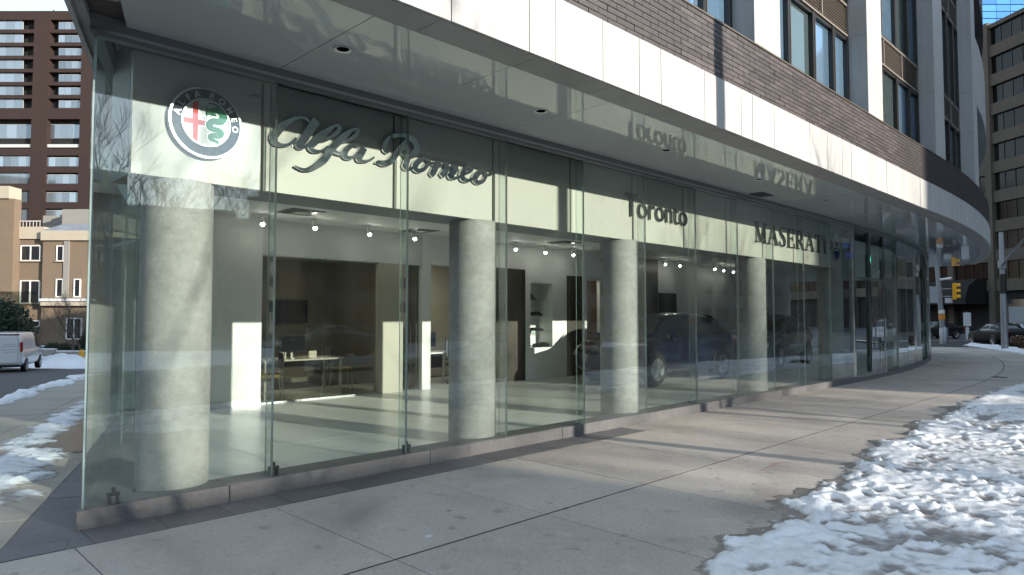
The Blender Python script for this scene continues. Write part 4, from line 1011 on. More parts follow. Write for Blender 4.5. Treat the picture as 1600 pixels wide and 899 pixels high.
# two SUVs on show: noses towards the street corner
c = side_to_centre(3.25, 15.4, 46.5, 1.40, .93); car('showroom_suv', 'midnight blue SUV on show between the third and fourth concrete columns', 'car', SUV, PBLUE, (c.x, c.y, zf), hd(46.5 + 180), 'SUVs on show')
c = side_to_centre(8.07, 20.6, 39, 1.40, .93); car('showroom_suv', 'black SUV on show behind the capital lettering, between fourth and fifth columns', 'car', SUV, PBLACK, (c.x, c.y, zf), hd(39 + 180), 'SUVs on show')
vz = gz(-27, 37) - .14
V = car('delivery_van', 'white panel van parked in the side street, rear doors facing us', 'van', VAN, PWHITE, (-27.1, 37.1, vz), hd(-24.9))
V.rotation_euler = (0, 0, hd(-24.9))
mb = MB()
for sg in (-1, 1): mb.box(-2.80, -2.765, min(sg * .04, sg * .80), max(sg * .04, sg * .80), .55, 1.92)
o = mb.build('rear_door', PWHITE, V, local=True, bevel=.02)
mb = MB()
for z, w in ((1.50, .55), (1.38, .58), (1.22, .60), (1.10, .5)): mb.box(-2.806, -2.801, -.72, -.72 + w, z, z + .028)
mb.build('door_print', M('faded print', (.42, .42, .46), .6), o, local=True)
mb = MB(); mb.box(-2.77, -2.70, -.86, .86, 1.97, 2.03); mb.build('roof_gutter', M('dark red trim', (.12, .03, .03), .5), V, local=True)
car('parked_sedan', 'dark sedan at the kerb beside the mast-arm pole across the corner', 'car', SEDAN, PGREY, (28.9, 40.6, -.14), hd(12), 'parked sedans')
car('parked_sedan', 'black sedan with pale plate parked behind the leaning signal pole', 'car', SEDAN, PBLACK, (34.2, 55.5, -.14), hd(-105), 'parked sedans')
car('parked_sedan', 'dark sedan with pale roof, partly cut by the picture edge', 'car', SEDAN, PSILV, (33.0, 43.8, -.14), hd(25), 'parked sedans')
car('street_suv', 'white SUV in the street, seen mirrored in the entrance glass', 'car', SUV, PWHITE, (29.2, 31.0, -.14), hd(37 + 180), 'cars seen mirrored in the glass')
q = F(13.2, 8.4); car('street_sedan', 'silver sedan in the street, seen mirrored in the middle panes', 'car', SEDAN, PSILV, (q.x, q.y, -.14), hd(45.2 + 180), 'cars seen mirrored in the glass')
q = F(21.5, 15.5); car('street_sedan', 'dark sedan on the far side of the street, seen mirrored in the glass', 'car', SEDAN, PBLACK, (q.x, q.y, -.14), hd(45.2), 'cars seen mirrored in the glass')

# ------------------------------------------------------------------ poles, signals, signs
GALV = M('galvanised steel', (.33, .35, .37), .45, .7, var=.1, scale=4)
SIGY = M('signal yellow', (.85, .43, .02), .45, var=.1, scale=8)
def signal_head(parent, c, face, lit=None):
    """three-lens head, c centre, face = unit direction the lenses look"""
    side = Vector((-face.y, face.x, 0)); mb = MB()
    def bx(m, c_, hs, hf, hz): m.hexa([c_ + side * a * hs + face * b * hf + UP * z * hz for z in (-1, 1) for a, b in ((-1, -1), (1, -1), (1, 1), (-1, 1))])
    for k in (-1, 0, 1): bx(mb, c + UP * (.335 * k), .17, .10, .163)
    hsg = mb.build('housing', SIGY, parent, bevel=.015)
    for k in (-1, 0, 1):
        q = c + UP * (.335 * k) + face * .103
        m2 = MB(); n = 18; vs = []
        for w in (0, .008): vs += [q + face * w + (side * math.cos(2 * math.pi * i / n) + UP * math.sin(2 * math.pi * i / n)) * .115 for i in range(n)]
        m2.add(vs, [tuple(range(n)), tuple(range(n, 2 * n))] + [(i, (i + 1) % n, n + (i + 1) % n, n + i) for i in range(n)])
        col = {1: ('dull red lens', (.10, .01, .01)), 0: ('dull amber lens', (.12, .06, .01)), -1: ('dull green lens', (.01, .07, .06))}[k]
        m2.build('lens', M('lit green lens', (.05, .9, .62), .3, emit=3.) if lit == k else M(col[0], col[1], .2), parent)
        m3 = MB(); vs = []
        for w in (0, .20):
            for i in range(13):
                a = math.pi * (-.12 + 1.24 * i / 12); vs.append(q + face * w + (side * math.cos(a) + UP * math.sin(a)) * .135)
                vs.append(q + face * w + (side * math.cos(a) + UP * math.sin(a)) * .127)
        fs = []
        for i in range(12):
            a = 2 * i; fs += [(a, a + 2, 26 + a + 2, 26 + a), (a + 1, 26 + a + 1, 26 + a + 3, a + 3), (26 + a, 26 + a + 2, 26 + a + 3, 26 + a + 1)]
        m3.add(vs, fs); m3.build('visor', SIGY, parent)
def pole(mb, x, y, z0, z1, r0, r1, lean=(0, 0)):
    mb.tube([(x, y, z0), (x + lean[0], y + lean[1], z1)], [r0, r1], 16)
P1 = thing('signal_pole', 'leaning grey pole with a yellow traffic signal at the end of the curved pavement', 'traffic light', (26.0, 41.2, 0))
mb = MB(); pole(mb, 26.0, 41.2, -.02, 9.0, .16, .11, (-.55, 0)); mb.build('pole', GALV, P1, smooth=True)
mb = MB(); mb.lathe([(.23, 0), (.23, .9), (.17, 1.0)], (26.0, 41.2, 0), 20); mb.build('base_sleeve', GALV, P1, smooth=True)
mb = MB(); mb.lathe([(.172, 1.45), (.172, 1.8)], (25.91, 41.2, 0), 20); b_ = mb.build('orange_sticker', M('orange sticker', (.65, .26, .04), .5), P1)
mb = MB(); mb.lathe([(.171, 1.82), (.171, 2.05)], (25.90, 41.2, 0), 20); mb.build('white_sticker', WHITEP, P1)
hc = Vector((26.25, 40.95, 3.15)); signal_head(P1, hc + Vector((.25, -.1, 0)), Vector((.80, -.6, 0)).normalized())
mb = MB(); mb.tube([(25.8, 41.2, 3.3), hc + Vector((.15, 0, .15))], .03, 8); mb.tube([(25.8, 41.2, 2.85), hc + Vector((.15, 0, -.3))], .03, 8); mb.build('bracket', GALV, P1)
mb = MB(); mb.tube([(25.75, 41.0, 3.85), (26.35, 40.9, 3.95)], .07, 10); mb.build('camera_housing', WHITEP, P1)
SGN = M('sign face white', (.60, .62, .63), .45)
mb = MB(); mb.box(25.05, 25.62, 41.0, 41.03, 2.45, 3.45); mb.build('sign_plate', M('sign back grey', (.42, .44, .46), .45, .3), P1)
mb = MB(); mb.box(25.95, 26.4, 40.9, 40.92, 2.45, 2.75); mb.build('sign_plate', SGN, P1)

P2 = thing('mast_arm_pole', 'straight grey pole whose mast arm reaches over the street to the right', 'pole', (23.9, 33.2, 0))
px_, py_ = 23.9, 33.2; ex, ey = 17.7, 22.3
mb = MB(); pole(mb, px_, py_, -.02, 5.75, .15, .11); mb.build('pole', GALV, P2, smooth=True)
mb = MB(); mb.tube([(px_, py_, 4.15), (px_ + (ex - px_) * .5, py_ + (ey - py_) * .5, 4.66), (ex, ey, 4.85)], [.07, .055, .045], 12); mb.build('mast_arm', GALV, P2, smooth=True)
mb = MB(); mb.lathe([(.17, 3.95), (.19, 4.0), (.19, 4.28), (.17, 4.33)], (px_, py_, 0), 16); mb.build('arm_collar', GALV, P2)
mb = MB(); mb.lathe([(.155, 2.75), (.155, 3.7)], (px_, py_, 0), 16); mb.build('dark_band', GRAPHITE, P2)
fc = Vector((-.72, .40, 0)).normalized()
face2 = (F(17.5, 0) - Vector((ex, ey, 0))); face2.z = 0; face2 = (face2.normalized() + Vector((-.35, -.3, 0))).normalized()
signal_head(P2, Vector((ex, ey, 4.15)), face2, lit=-1)
mb = MB(); mb.tube([(ex, ey, 4.87), (ex, ey, 4.62)], .03, 8); mb.build('hanger', GALV, P2)
BLUS = M('street sign blue', (.015, .07, .42), .35)
sd = Vector((-face2.y, face2.x, 0))
for k, (z, off) in enumerate(((4.42, .62), (4.02, .52))):
    q = Vector((ex, ey, z)) + sd * (off if sd.x / sd.length * 22 - sd.y * 17 > 0 else -off)
    mb = MB(); mb.hexa([q + sd * a * .5 + face2 * b * .01 + UP * c_ * .11 for c_ in (-1, 1) for a, b in ((-1, -1), (1, -1), (1, 1), (-1, 1))]); mb.build('street_name_plate', BLUS, P2)

P3 = thing('lamp_post', 'tall street lamp post on the verge whose shadow crosses pavement and fascia', 'lamp post', F(7.75, 9.0, 0))
q = F(7.75, 9.0); mb = MB(); pole(mb, q.x, q.y, -.14, 10, .13, .10); mb.build('pole', GALV, P3, smooth=True)
e = q + N * -2.0
mb = MB(); mb.tube([(q.x, q.y, 9.7), (q.x + N.x * .9, q.y + N.y * .9, 10.3), (q.x + N.x * 2.0, q.y + N.y * 2.0, 10.4)], .05, 10); mb.build('arm', GALV, P3, smooth=True)
mb = MB(); e = q + N * 2.3; mb.hexa([e + N * a * .4 + D * b * .14 + UP * z for z in (10.33, 10.46) for a, b in ((-1, -1), (1, -1), (1, 1), (-1, 1))]); mb.build('lantern', GALV, P3, bevel=.03)

P4 = thing('parking_sign', 'small white rectangular sign on a thin post in front of the black awning', 'sign', (33.6, 50.5, -.14))
mb = MB(); mb.tube([(33.6, 50.5, -.14), (33.6, 50.5, 2.0)], .035, 8); mb.build('post', GALV, P4)
mb = MB(); mb.box(33.32, 33.88, 50.44, 50.46, .95, 1.95); mb.build('sign_plate', SGN, P4)
mb = MB(); mb.box(33.48, 33.72, 50.44, 50.46, -.0, .85); mb.build('lower_plate', SGN, P4)
HY = thing('fire_hydrant', 'small yellow fire hydrant in the snow of the side street', 'hydrant', (-33.3, 53.0, gz(-33, 53)))
hz = gz(-33.3, 53.0) - .05
mb = MB(); mb.lathe([(.20, hz), (.20, hz + .06), (.14, hz + .08), (.14, hz + .62), (.17, hz + .64), (.17, hz + .69), (.13, hz + .78), (.05, hz + .86), (.001, hz + .88)], (-33.3, 53, 0), 18); mb.build('barrel', M('hydrant yellow', (.7, .36, .03), .5), HY, smooth=True)
mb = MB(); mb.tube([(-33.56, 53, hz + .5), (-33.04, 53, hz + .5)], .06, 10); mb.build('nozzle', MATS['hydrant yellow'], HY)

# ------------------------------------------------------------------ snow
def vnoise(x, y, seed=0):
    xi = np.floor(x).astype(np.int64); yi = np.floor(y).astype(np.int64); xf = x - xi; yf = y - yi
    def h(a, b):
        n = (a * 374761393 + b * 668265263 + seed * 974711) & 0x7fffffff; n = ((n ^ (n >> 13)) * 1274126177) & 0x7fffffff
        return ((n ^ (n >> 16)) & 0xffff) / 65535.
    u = xf * xf * (3 - 2 * xf); v = yf * yf * (3 - 2 * yf)
    return (h(xi, yi) * (1 - u) + h(xi + 1, yi) * u) * (1 - v) + (h(xi, yi + 1) * (1 - u) + h(xi + 1, yi + 1) * u) * v
def fbm(x, y, oct=4, seed=0):
    s = 0; a = .5; t = 0
    for k in range(oct): s = s + a * vnoise(x * 2 ** k, y * 2 ** k, seed + k); t += a; a *= .55
    return s / t
def snow_mat():
    m = bpy.data.materials.new('trodden snow'); m.use_nodes = True; nt = m.node_tree; L = nt.links.new; b = nt.nodes['Principled BSDF']
    at_ = nt.nodes.new('ShaderNodeAttribute'); at_.attribute_name = 'depth'
    mr = nt.nodes.new('ShaderNodeMapRange'); mr.inputs[1].default_value = .002; mr.inputs[2].default_value = .026; mr.interpolation_type = 'SMOOTHSTEP'
    geo = nt.nodes.new('ShaderNodeNewGeometry'); nz = nt.nodes.new('ShaderNodeTexNoise'); nz.inputs['Scale'].default_value = 14; nz.inputs['Detail'].default_value = 5
    L(geo.outputs['Position'], nz.inputs['Vector'])
    ma = nt.nodes.new('ShaderNodeMath'); ma.operation = 'MULTIPLY_ADD'; ma.inputs[1].default_value = .03; ma.inputs[2].default_value = -.012; L(nz.outputs['Fac'], ma.inputs[0])
    ad = nt.nodes.new('ShaderNodeMath'); ad.operation = 'ADD'; L(at_.outputs['Fac'], ad.inputs[0]); L(ma.outputs[0], ad.inputs[1]); L(ad.outputs[0], mr.inputs[0])
    mx = nt.nodes.new('ShaderNodeMix'); mx.data_type = 'RGBA'; mx.inputs[6].default_value = (.24, .215, .20, 1); mx.inputs[7].default_value = (.80, .81, .83, 1)
    n3 = nt.nodes.new('ShaderNodeTexNoise'); n3.inputs['Scale'].default_value = 1.7; n3.inputs['Detail'].default_value = 9; n3.inputs['Roughness'].default_value = .7; L(geo.outputs['Position'], n3.inputs['Vector'])
    r3 = nt.nodes.new('ShaderNodeMapRange'); r3.inputs[1].default_value = .48; r3.inputs[2].default_value = .75; r3.inputs[4].default_value = .6; L(n3.outputs['Fac'], r3.inputs[0])
    m3 = nt.nodes.new('ShaderNodeMix'); m3.data_type = 'RGBA'; L(r3.outputs[0], m3.inputs[0]); m3.inputs[6].default_value = (.80, .81, .83, 1); m3.inputs[7].default_value = (.50, .475, .45, 1); L(m3.outputs[2], mx.inputs[7])
    L(mr.outputs[0], mx.inputs[0]); L(mx.outputs[2], b.inputs['Base Color'])
    b.inputs['Roughness'].default_value = .6; b.inputs['Specular IOR Level'].default_value = .35
    n2 = nt.nodes.new('ShaderNodeTexNoise'); n2.inputs['Scale'].default_value = 60; n2.inputs['Detail'].default_value = 6; L(geo.outputs['Position'], n2.inputs['Vector'])
    bp = nt.nodes.new('ShaderNodeBump'); bp.inputs['Strength'].default_value = .6; bp.inputs['Distance'].default_value = .012; L(n2.outputs['Fac'], bp.inputs['Height']); L(bp.outputs['Normal'], b.inputs['Normal'])
    return m
SNOW = snow_mat()
def snow(name, label, u0, u1, v0, v1, du, dv, pos, depth, dents=0, seed=1, cat='snow'):
    us = np.arange(u0, u1, du); vs_ = np.arange(v0, v1, dv); U, Vv = np.meshgrid(us, vs_, indexing='ij')
    h = depth(U, Vv)
    rng = np.random.default_rng(seed)
    for _ in range(dents):
        cu, cv = rng.uniform(u0, u1), rng.uniform(v0, v1); a = rng.uniform(0, math.pi); L1, L2 = rng.uniform(.09, .17), rng.uniform(.045, .08); dp = rng.uniform(.35, 1.0)
        i0, i1 = np.searchsorted(us, (cu - .22, cu + .22)); j0, j1 = np.searchsorted(vs_, (cv - .22, cv + .22))
        if i1 <= i0 or j1 <= j0: continue
        uu, ww = U[i0:i1, j0:j1] - cu, Vv[i0:i1, j0:j1] - cv
        e = ((uu * math.cos(a) + ww * math.sin(a)) / L1) ** 2 + ((-uu * math.sin(a) + ww * math.cos(a)) / L2) ** 2
        k = np.clip(1.25 - e, 0, 1); rim = np.exp(-((e - 1.7) / .6) ** 2) * .008
        h[i0:i1, j0:j1] = h[i0:i1, j0:j1] * (1 - dp * k) + rim * (h[i0:i1, j0:j1] > .015)
    pts = np.array([pos(a, b) for a, b in zip(U.ravel(), Vv.ravel())]); hh = h.ravel()
    pts[:, 2] += np.where(hh > 0, hh, -.03)
    nu, nv = len(us), len(vs_); idx = np.arange(nu * nv).reshape(nu, nv)
    q = np.stack([idx[:-1, :-1], idx[1:, :-1], idx[1:, 1:], idx[:-1, 1:]], -1).reshape(-1, 4)
    keep = (hh[q] > -.0).any(1); q = q[keep]
    used = np.unique(q); remap = -np.ones(nu * nv, int); remap[used] = np.arange(len(used)); q = remap[q]; pts = pts[used]; hh = hh[used]
    me = bpy.data.meshes.new(name); me.vertices.add(len(pts)); me.vertices.foreach_set('co', pts.astype(np.float32).ravel())
    me.loops.add(q.size); me.loops.foreach_set('vertex_index', q.astype(np.int32).ravel())
    me.polygons.add(len(q)); me.polygons.foreach_set('loop_start', np.arange(0, q.size, 4, dtype=np.int32)); me.polygons.foreach_set('use_smooth', np.ones(len(q), bool))
    a = me.attributes.new('depth', 'FLOAT', 'POINT'); a.data.foreach_set('value', hh.astype(np.float32))
    me.materials.append(SNOW); me.update(calc_edges=True); me.validate()
    n0 = me.polygons[0].normal.z if len(me.polygons) else 1
    if n0 < 0: me.flip_normals()
    o = bpy.data.objects.new(name, me); COL.objects.link(o); o['kind'] = 'stuff'; return tag(o, label, cat)
es_ = np.array([-2, 1.5, 2.2, 2.6, 2.9, 4.46, 5.78, 6.44, 8.33, 11.43, 16.4, 19, 24, 40]); eo_ = np.array([5.6, 4.3, 3.92, 3.75, 3.72, 3.53, 3.52, 3.36, 3.12, 2.98, 2.82, 2.98, 3.0, 3.0])
def right_depth(S, O):
    e = np.interp(S, es_, eo_); n1 = fbm(S * 2.2, O * 2.2, 5, 3); d = (O - e) + (n1 - .5) * .55 + (fbm(S * 9, O * 9, 3, 8) - .5) * .18 + (fbm(S * 26, O * 26, 2, 17) - .5) * .10
    m = np.clip(d / .16, -1, 1)
    rid = 1 - np.abs(2 * fbm(S * 3.4, O * 3.4, 4, 21) - 1); lump = fbm(S * 6.5, O * 6.5, 4, 31)
    h = .010 + .020 * rid * rid + .06 * np.clip(fbm(S * 8.5, O * 8.5, 4, 31) - .48, 0, 1) + .020 * (fbm(S * 1.1, O * 1.1, 2, 5) - .5) + .038 * (fbm(S * 17, O * 17, 3, 61) - .5) + .05 * np.clip(fbm(S * 13, O * 13, 3, 64) - .58, 0, 1)
    bare = np.clip((fbm(S * 1.8, O * 3.6, 5, 44) - .60) * 8, 0, 1); h = h * (1 - .85 * bare)
    # packed and thawed ground: lumps fade out in broad worn patches, trodden lanes run along the walk
    amp = np.clip((fbm(S * .9, O * 1.3, 3, 91) - .30) * 3.4, .35, 1.); lane = np.clip((fbm(S * .45, O * 2.4, 4, 95) - .57) * 6, 0, 1) * .6
    h = (.011 + (h - .011) * amp) * (1 - lane)
    rim_ = np.exp(-((d - .20) / .16) ** 2) * .018
    return np.where(m > 0, np.maximum(.001, (h + rim_) * np.clip(m, 0, 1)), -.02)
def posF(s, o): p = F(s, o); return (p.x, p.y, 0.0)
snow('snow_verge', 'trampled snow with footprints covering the right of the pavement', 1.2, 13., 2.5, 6.7, .022, .022, posF, right_depth, 900, 5)
snow('snow_verge', 'thinner trodden snow further along the curved pavement', 13., 30, 2.3, 6.6, .08, .06, posF, right_depth, 120, 6)
WET = M('wet concrete', (.255, .225, .20), .4, var=.25, scale=5, bump=.15, bscale=120)
def wet_depth(S, O):
    e = np.interp(S, es_, eo_); n1 = fbm(S * 2.2, O * 2.2, 5, 3); d = (O - e) + (n1 - .5) * .55
    reach = .02 + .36 * np.clip(fbm(S * 1.7, S * 0 + 7, 4, 81) - .36, 0, 1) + .10 * (fbm(S * 8, O * 8, 3, 83) - .5)
    isle = np.where(np.abs(d + .45) < .3, np.clip(fbm(S * 2.6, O * 5.2, 4, 87) - .66, 0, 1) * 4, 0)
    return np.where(((d > -reach) & (d < .25)) | (isle > 9), .0022, -.02)
SNOW, SNOW_ = WET, SNOW
snow('meltwater', 'dark wet meltwater margin along the edge of the trampled snow', 1.2, 13., 2.3, 4.6, .025, .025, posF, wet_depth, 0, 15, 'water')
SNOW = SNOW_
def left_depth(T, Q):
    c = 1.30 + .25 * (fbm(T * .7, T * 0 + 3, 2, 4) - .5); w = np.interp(T, [-1, 1.2, 3, 5, 9, 14], [.25, .52, .5, .30, .28, .2])
    c = np.interp(T, [-1, 1.5, 3.4, 5, 12], [1.3, 1.15, 1.05, 1.35, 1.45])
    d = w - np.abs(Q - c) + (fbm(T * 2.4, Q * 2.4, 4, 9) - .5) * .7
    return np.where(d > 0, np.clip(d / .22, 0, 1) * (.004 + .05 * fbm(T * 3.5, Q * 3.5, 4, 10) ** 2.2 + .018 * fbm(T * 12, Q * 12, 2, 12) + .04 * (fbm(T * 9, Q * 9, 4, 13) - .5) + .03 * (fbm(T * 22, Q * 22, 2, 14) - .5)), -.02)
def posL(t, q): p = Lw(t, q); return (p.x, p.y, gz(p.x, p.y))
snow('snow_ridge', 'ridge of shovelled snow along the side pavement beside the glass corner', 1.0, 13, .2, 2.8, .035, .035, posL, left_depth, 60, 7)
def kerb_depth(T, Q):
    d = .28 - np.abs(Q - 3.35) + (fbm(T * 1.3, Q * 2.5, 4, 19) - .5) * .9
    return np.where(d > 0, np.clip(d / .2, 0, 1) * (.03 + .10 * fbm(T * 3, Q * 3, 3, 20)), -.02)
snow('kerb_snow', 'broken strip of snow along the side street kerb', 10., 36, 2.6, 4.2, .07, .05, posL, kerb_depth, 0, 8)
def bank_depth(X, Y):
    d = np.minimum(np.minimum(X + 42, -22.5 - X), np.minimum(Y - (38.5 + (-22.5 - X) * .35), 62 - Y)) + (fbm(X * .7, Y * .7, 4, 29) - .5) * 2.2
    return np.where(d > 0, np.clip(d / 1.2, 0, 1) * (.05 + .95 * fbm(X * 1.4, Y * 1.4, 5, 30) ** 2.0 * np.clip((Y - 40) / 8, .15, 1)), -.02)
snow('snow_bank', 'lumpy ploughed snow bank beyond the parked van', -43, -21.5, 37.5, 62, .14, .16, lambda x, y: (x, y, gz(x, y) - .14), bank_depth, 0, 9)
def far_bank(S, O):
    d = .55 - np.abs(O - 4.05) + (fbm(S * .8, O * 1.4, 4, 51) - .5) * .7
    return np.where(d > 0, np.clip(d / .3, 0, 1) * (.04 + .16 * fbm(S * 1.8, O * 1.8, 4, 52)), -.02)
snow('kerb_snow', 'low snow bank along the kerb at the far street corner', 22, 44, 3.0, 5.2, .08, .06, posF, far_bank, 0, 11)
def across(S, O):
    d = np.minimum(O - 17.5, 29 - O) + (fbm(S * .5, O * .5, 4, 71) - .5) * 3
    return np.where(d > 0, np.clip(d, 0, 1) * (.03 + .12 * fbm(S, O, 4, 72)), -.02)
snow('snow_lawn', 'snowy lawn across the street, seen only mirrored in the glass', -6, 34, 16.5, 29.5, .25, .25, lambda s, o: tuple(C0 + D * s + N * o - UP * .1), across, 0, 12)

# ------------------------------------------------------------------ trees and shrubs
BARK = M('grey brown bark', (.085, .068, .055), .9, var=.3, scale=12, bump=.5, bscale=30)
def bare_tree(name, label, base, h, seed, spread=.5, levels=5, group=None, r0=None, twig=.006):
    rng = random.Random(seed); T = thing(name, label, 'tree', base, group=group); tm = MB(); cm = MB(); base = Vector(base)
    r0 = r0 or h * .017
    def grow(p, d, L_, r, lv, mb):
        n = 4; pts = [p]; rad = [r]; q = p.copy(); dd = d.copy()
        for i in range(n):
            dd = (dd + Vector((rng.uniform(-.16, .16), rng.uniform(-.16, .16), rng.uniform(-.04, .12)))).normalized(); q = q + dd * L_ / n; pts.append(q.copy()); rad.append(r * (1 - .45 * (i + 1) / n))
        mb.tube(pts, rad, 7 if lv == levels else (5 if lv > 2 else 3), cap=False)
        if lv == 0: return
        k = rng.choice((3, 4)) if lv > 1 else 4
        for j in range(k):
            t = rng.uniform(.45, 1) if j else 1.; i = min(n - 1, int(t * n)); pp = pts[i].lerp(pts[i + 1], t * n - i) if t < 1 else pts[-1]
            a = rng.uniform(0, 2 * math.pi); sp = rng.uniform(.35, .95) * (1 if j else .5)
            nd = (dd + Vector((math.cos(a), math.sin(a), rng.uniform(.0, .4))) * sp * (spread * 2)).normalized()
            grow(pp, nd, L_ * rng.uniform(.58, .80), max(twig, rad[i] * rng.uniform(.5, .68)), lv - 1, cm)
    grow(base - UP * .2, Vector((0, 0, 1)), h * .34, r0, levels, tm)
    tm.build('trunk', BARK, T, smooth=True); cm.build('crown', BARK, T)
    return T
bare_tree('bare_tree', 'bare branching tree across the street, mirrored in the sign panes', F(12.4, 15.5, -.1), 9.5, 3, .36, 4, 'bare street trees mirrored in the glass')
bare_tree('bare_tree', 'bare tree opposite the showroom corner, its shadow dappling the first column', F(4.3, 15.5, -.1), 9.0, 11, .45, 5, 'bare street trees mirrored in the glass')
bare_tree('bare_tree', 'bare tree on the snowy lawn opposite the entrance, mirrored in the glass', F(22.5, 21, -.1), 8.0, 5, .4, 4, 'bare street trees mirrored in the glass')
bare_tree('bare_tree', 'tall bare tree far across the street, added to thin the sun, mirrored above the first column', F(14.5, 47, -.1), 17.5, 31, .5, 5, 'bare street trees mirrored in the glass', twig=.013)  # four far trees added to dim the sun and break up mirrored sky
bare_tree('bare_tree', 'tall spreading bare tree far across the street, added to thin the sun, mirrored beside the first joint', F(18.6, 49, -.1), 17.5, 37, .55, 5, 'bare street trees mirrored in the glass', twig=.013)
bare_tree('bare_tree', 'tall bare tree far across the street, added to thin the sun, mirrored beside the second column', F(22.0, 47, -.1), 17.5, 41, .55, 5, 'bare street trees mirrored in the glass', twig=.013)
bare_tree('bare_tree', 'tall bare tree far across the street, added to thin the sun, mirrored nearest the capital lettering', F(25.4, 48, -.1), 17.5, 43, .55, 5, 'bare street trees mirrored in the glass', twig=.013)
bare_tree('young_bare_tree', 'thin bare tree standing before the beige apartment house', (-35.8, 56, gz(-35.8, 56)), 6.5, 21, .5, 5, 'bare trees before the beige house')
bare_tree('young_bare_tree', 'bare tree at the left picture edge before the beige house', (-43.5, 56, gz(-43, 56)), 7.5, 23, .5, 5, 'bare trees before the beige house')
bare_tree('young_bare_tree', 'low bare bush-like tree beside the snow bank and hydrant', (-34.4, 54.5, gz(-34, 54)), 4.2, 25, .6, 5, 'bare trees before the beige house')
bare_tree('young_bare_tree', 'bare tree by the concrete office block at the right picture edge', (52, 66, -.1), 8, 27, .5, 5)
LEAF = M('evergreen needles', (.022, .04, .02), .7, var=.4, scale=6)
DRYL = M('dry brown twigs', (.10, .058, .035), .8, var=.3, scale=6)
def shrub(name, label, base, rx, ry, h, n, mat, seed, cone=False, size=.12, cat='shrub'):
    rng = random.Random(seed); T = thing(name, label, cat, base); base = Vector(base); mb = MB()
    for _ in range(n):
        while True:
            x, y, z = rng.uniform(-1, 1), rng.uniform(-1, 1), rng.random()
            w = (1 - z) if cone else math.sqrt(max(0, 1 - (2 * z - 1) ** 2)) * .9 + .1
            rr = math.hypot(x, y)
            if rr < w * rng.uniform(.75, 1.08) and rr > w * .35: break
        c = base + Vector((x * rx, y * ry, z * h)); a = Vector((rng.gauss(0, 1), rng.gauss(0, 1), rng.gauss(0, 1) + .3)).normalized(); b = a.orthogonal().normalized(); s = size * rng.uniform(.6, 1.4)
        mb.add([c - b * s * .4, c + a * s * .3 - a.cross(b) * s * .3, c + a * s, c + a * s * .3 + a.cross(b) * s * .3], [(0, 1, 2, 3)])
    mb.build('crown', mat, T); tr = MB(); tr.tube([base - UP * .2, base + UP * h * .7], [.07, .03], 6); tr.build('trunk', BARK, T)
g = gz(-33, 45)
shrub('evergreen_bush', 'large dark evergreen bush behind the white van', (-35.6, 46.5, g - .1), 2.9, 2.2, 4.4, 5200, LEAF, 1, size=.26)
shrub('evergreen_bush', 'small dark conical evergreen between van and beige house', (-36.2, 58.0, gz(-36, 58)), 1.1, 1.1, 2.6, 1500, LEAF, 2, cone=True, size=.22)
shrub('round_bush', 'low dark rounded bush with snow behind the snow bank', (-38.2, 57.5, gz(-38, 57)), 1.9, 1.1, 1.3, 1300, LEAF, 3, size=.2)
shrub('dry_bush', 'rusty brown dry shrub by the mast-arm pole at the picture edge', (27.6, 36.2, -.12), 1.3, 1.1, .75, 1600, DRYL, 4, size=.14)
shrub('dry_bush', 'brown leafless hedge in front of the beige house steps', (-33.5, 58.3, gz(-33, 58)), 1.6, .8, 1.7, 1500, DRYL, 6, size=.2)
# ------------------------------------------------------------------ buildings around
PIT = R(2.495)
def at_depth(px, py, Y):
    a = (px - 800) / 1067.; b = (449.5 - py) / 1067.
    d = Vector((a, math.cos(PIT) - b * math.sin(PIT), math.sin(PIT) + b * math.cos(PIT))); k = Y / d.y
    return d.x * k, 1.6 + d.z * k
# brown brick tower
TB = M('brown tower brick', (.031, .016, .014), .85, var=.15, scale=.5)
TG = pane_mat('tower glass', (.30, .35, .40), .08, .35, .6)
TD = M('dark recess', (.012, .012, .014), .8)
TW = M('tower mullion', (.5, .5, .5), .5)
YT = 155.
T = thing('brick_tower', 'tall brown brick apartment tower with rows of pale ribbon windows', 'building', (-100, YT, 0))
def tb(mb, x0, x1, y0, y1, dy0, dy1):   # pixel rectangle, depth range behind/before the tower face
    X0, Z1 = at_depth(x0, y0, YT); X1, Z0 = at_depth(x1, y1, YT); return mb.box(X0, X1, YT + dy0, YT + dy1, Z0, Z1)
mb = MB(); tb(mb, -160, 152, 20, 505, 1.6, 30); mb.build('core_wall', TD, T)
rowsY = [(31, 46), (51.5, 66.5), (72, 87), (92.5, 107.5), (113, 128), (133.5, 148.5), (154, 169)]
lows = [(243, 260), (270, 287), (298, 316), (326, 344), (354, 372), (382, 400), (410, 428), (438, 456)]
bays = [(-120, -55), (-46, 55), (63, 129)]
# wall faces: piers and spandrels
mb = MB()
for x0, x1 in ((-160, -120), (-55, -46), (54, 64), (129, 152)): tb(mb, x0, x1, 17, 505, 0, 1.59)
ys = [17] + [v for r_ in rowsY for v in r_] + [186, 232] + [v for r_ in lows for v in r_] + [505]
for x0, x1 in bays:
    for k in range(0, len(ys), 2): tb(mb, x0 + (.0), x1 + (-1 if x1 == 55 else (0 if x1 != 129 else 0)), ys[k], ys[k + 1], .02, 1.58)
mb.build('wall', TB, T)
mb = MB(); tb(mb, 24, 110, 12, 17, 3, 14); tb(mb, 60, 61, 0, 12, 5, 5.2); mb.build('roof_house', TB, T)
def ribbon_win(x0, x1, y0, y1, n, dep=.5):
    w = MB(); tb(w, x0, x1, y0, y1, dep + .1, dep + .2); wo = w.build('window', TW, T)
    st = (x1 - x0) / n
    for k in range(n):
        g = MB(); tb(g, x0 + st * k + .35, x0 + st * (k + 1) - .35, y0 + .6, y1 - .6, dep, dep + .09); g.build('pane', TG, wo)
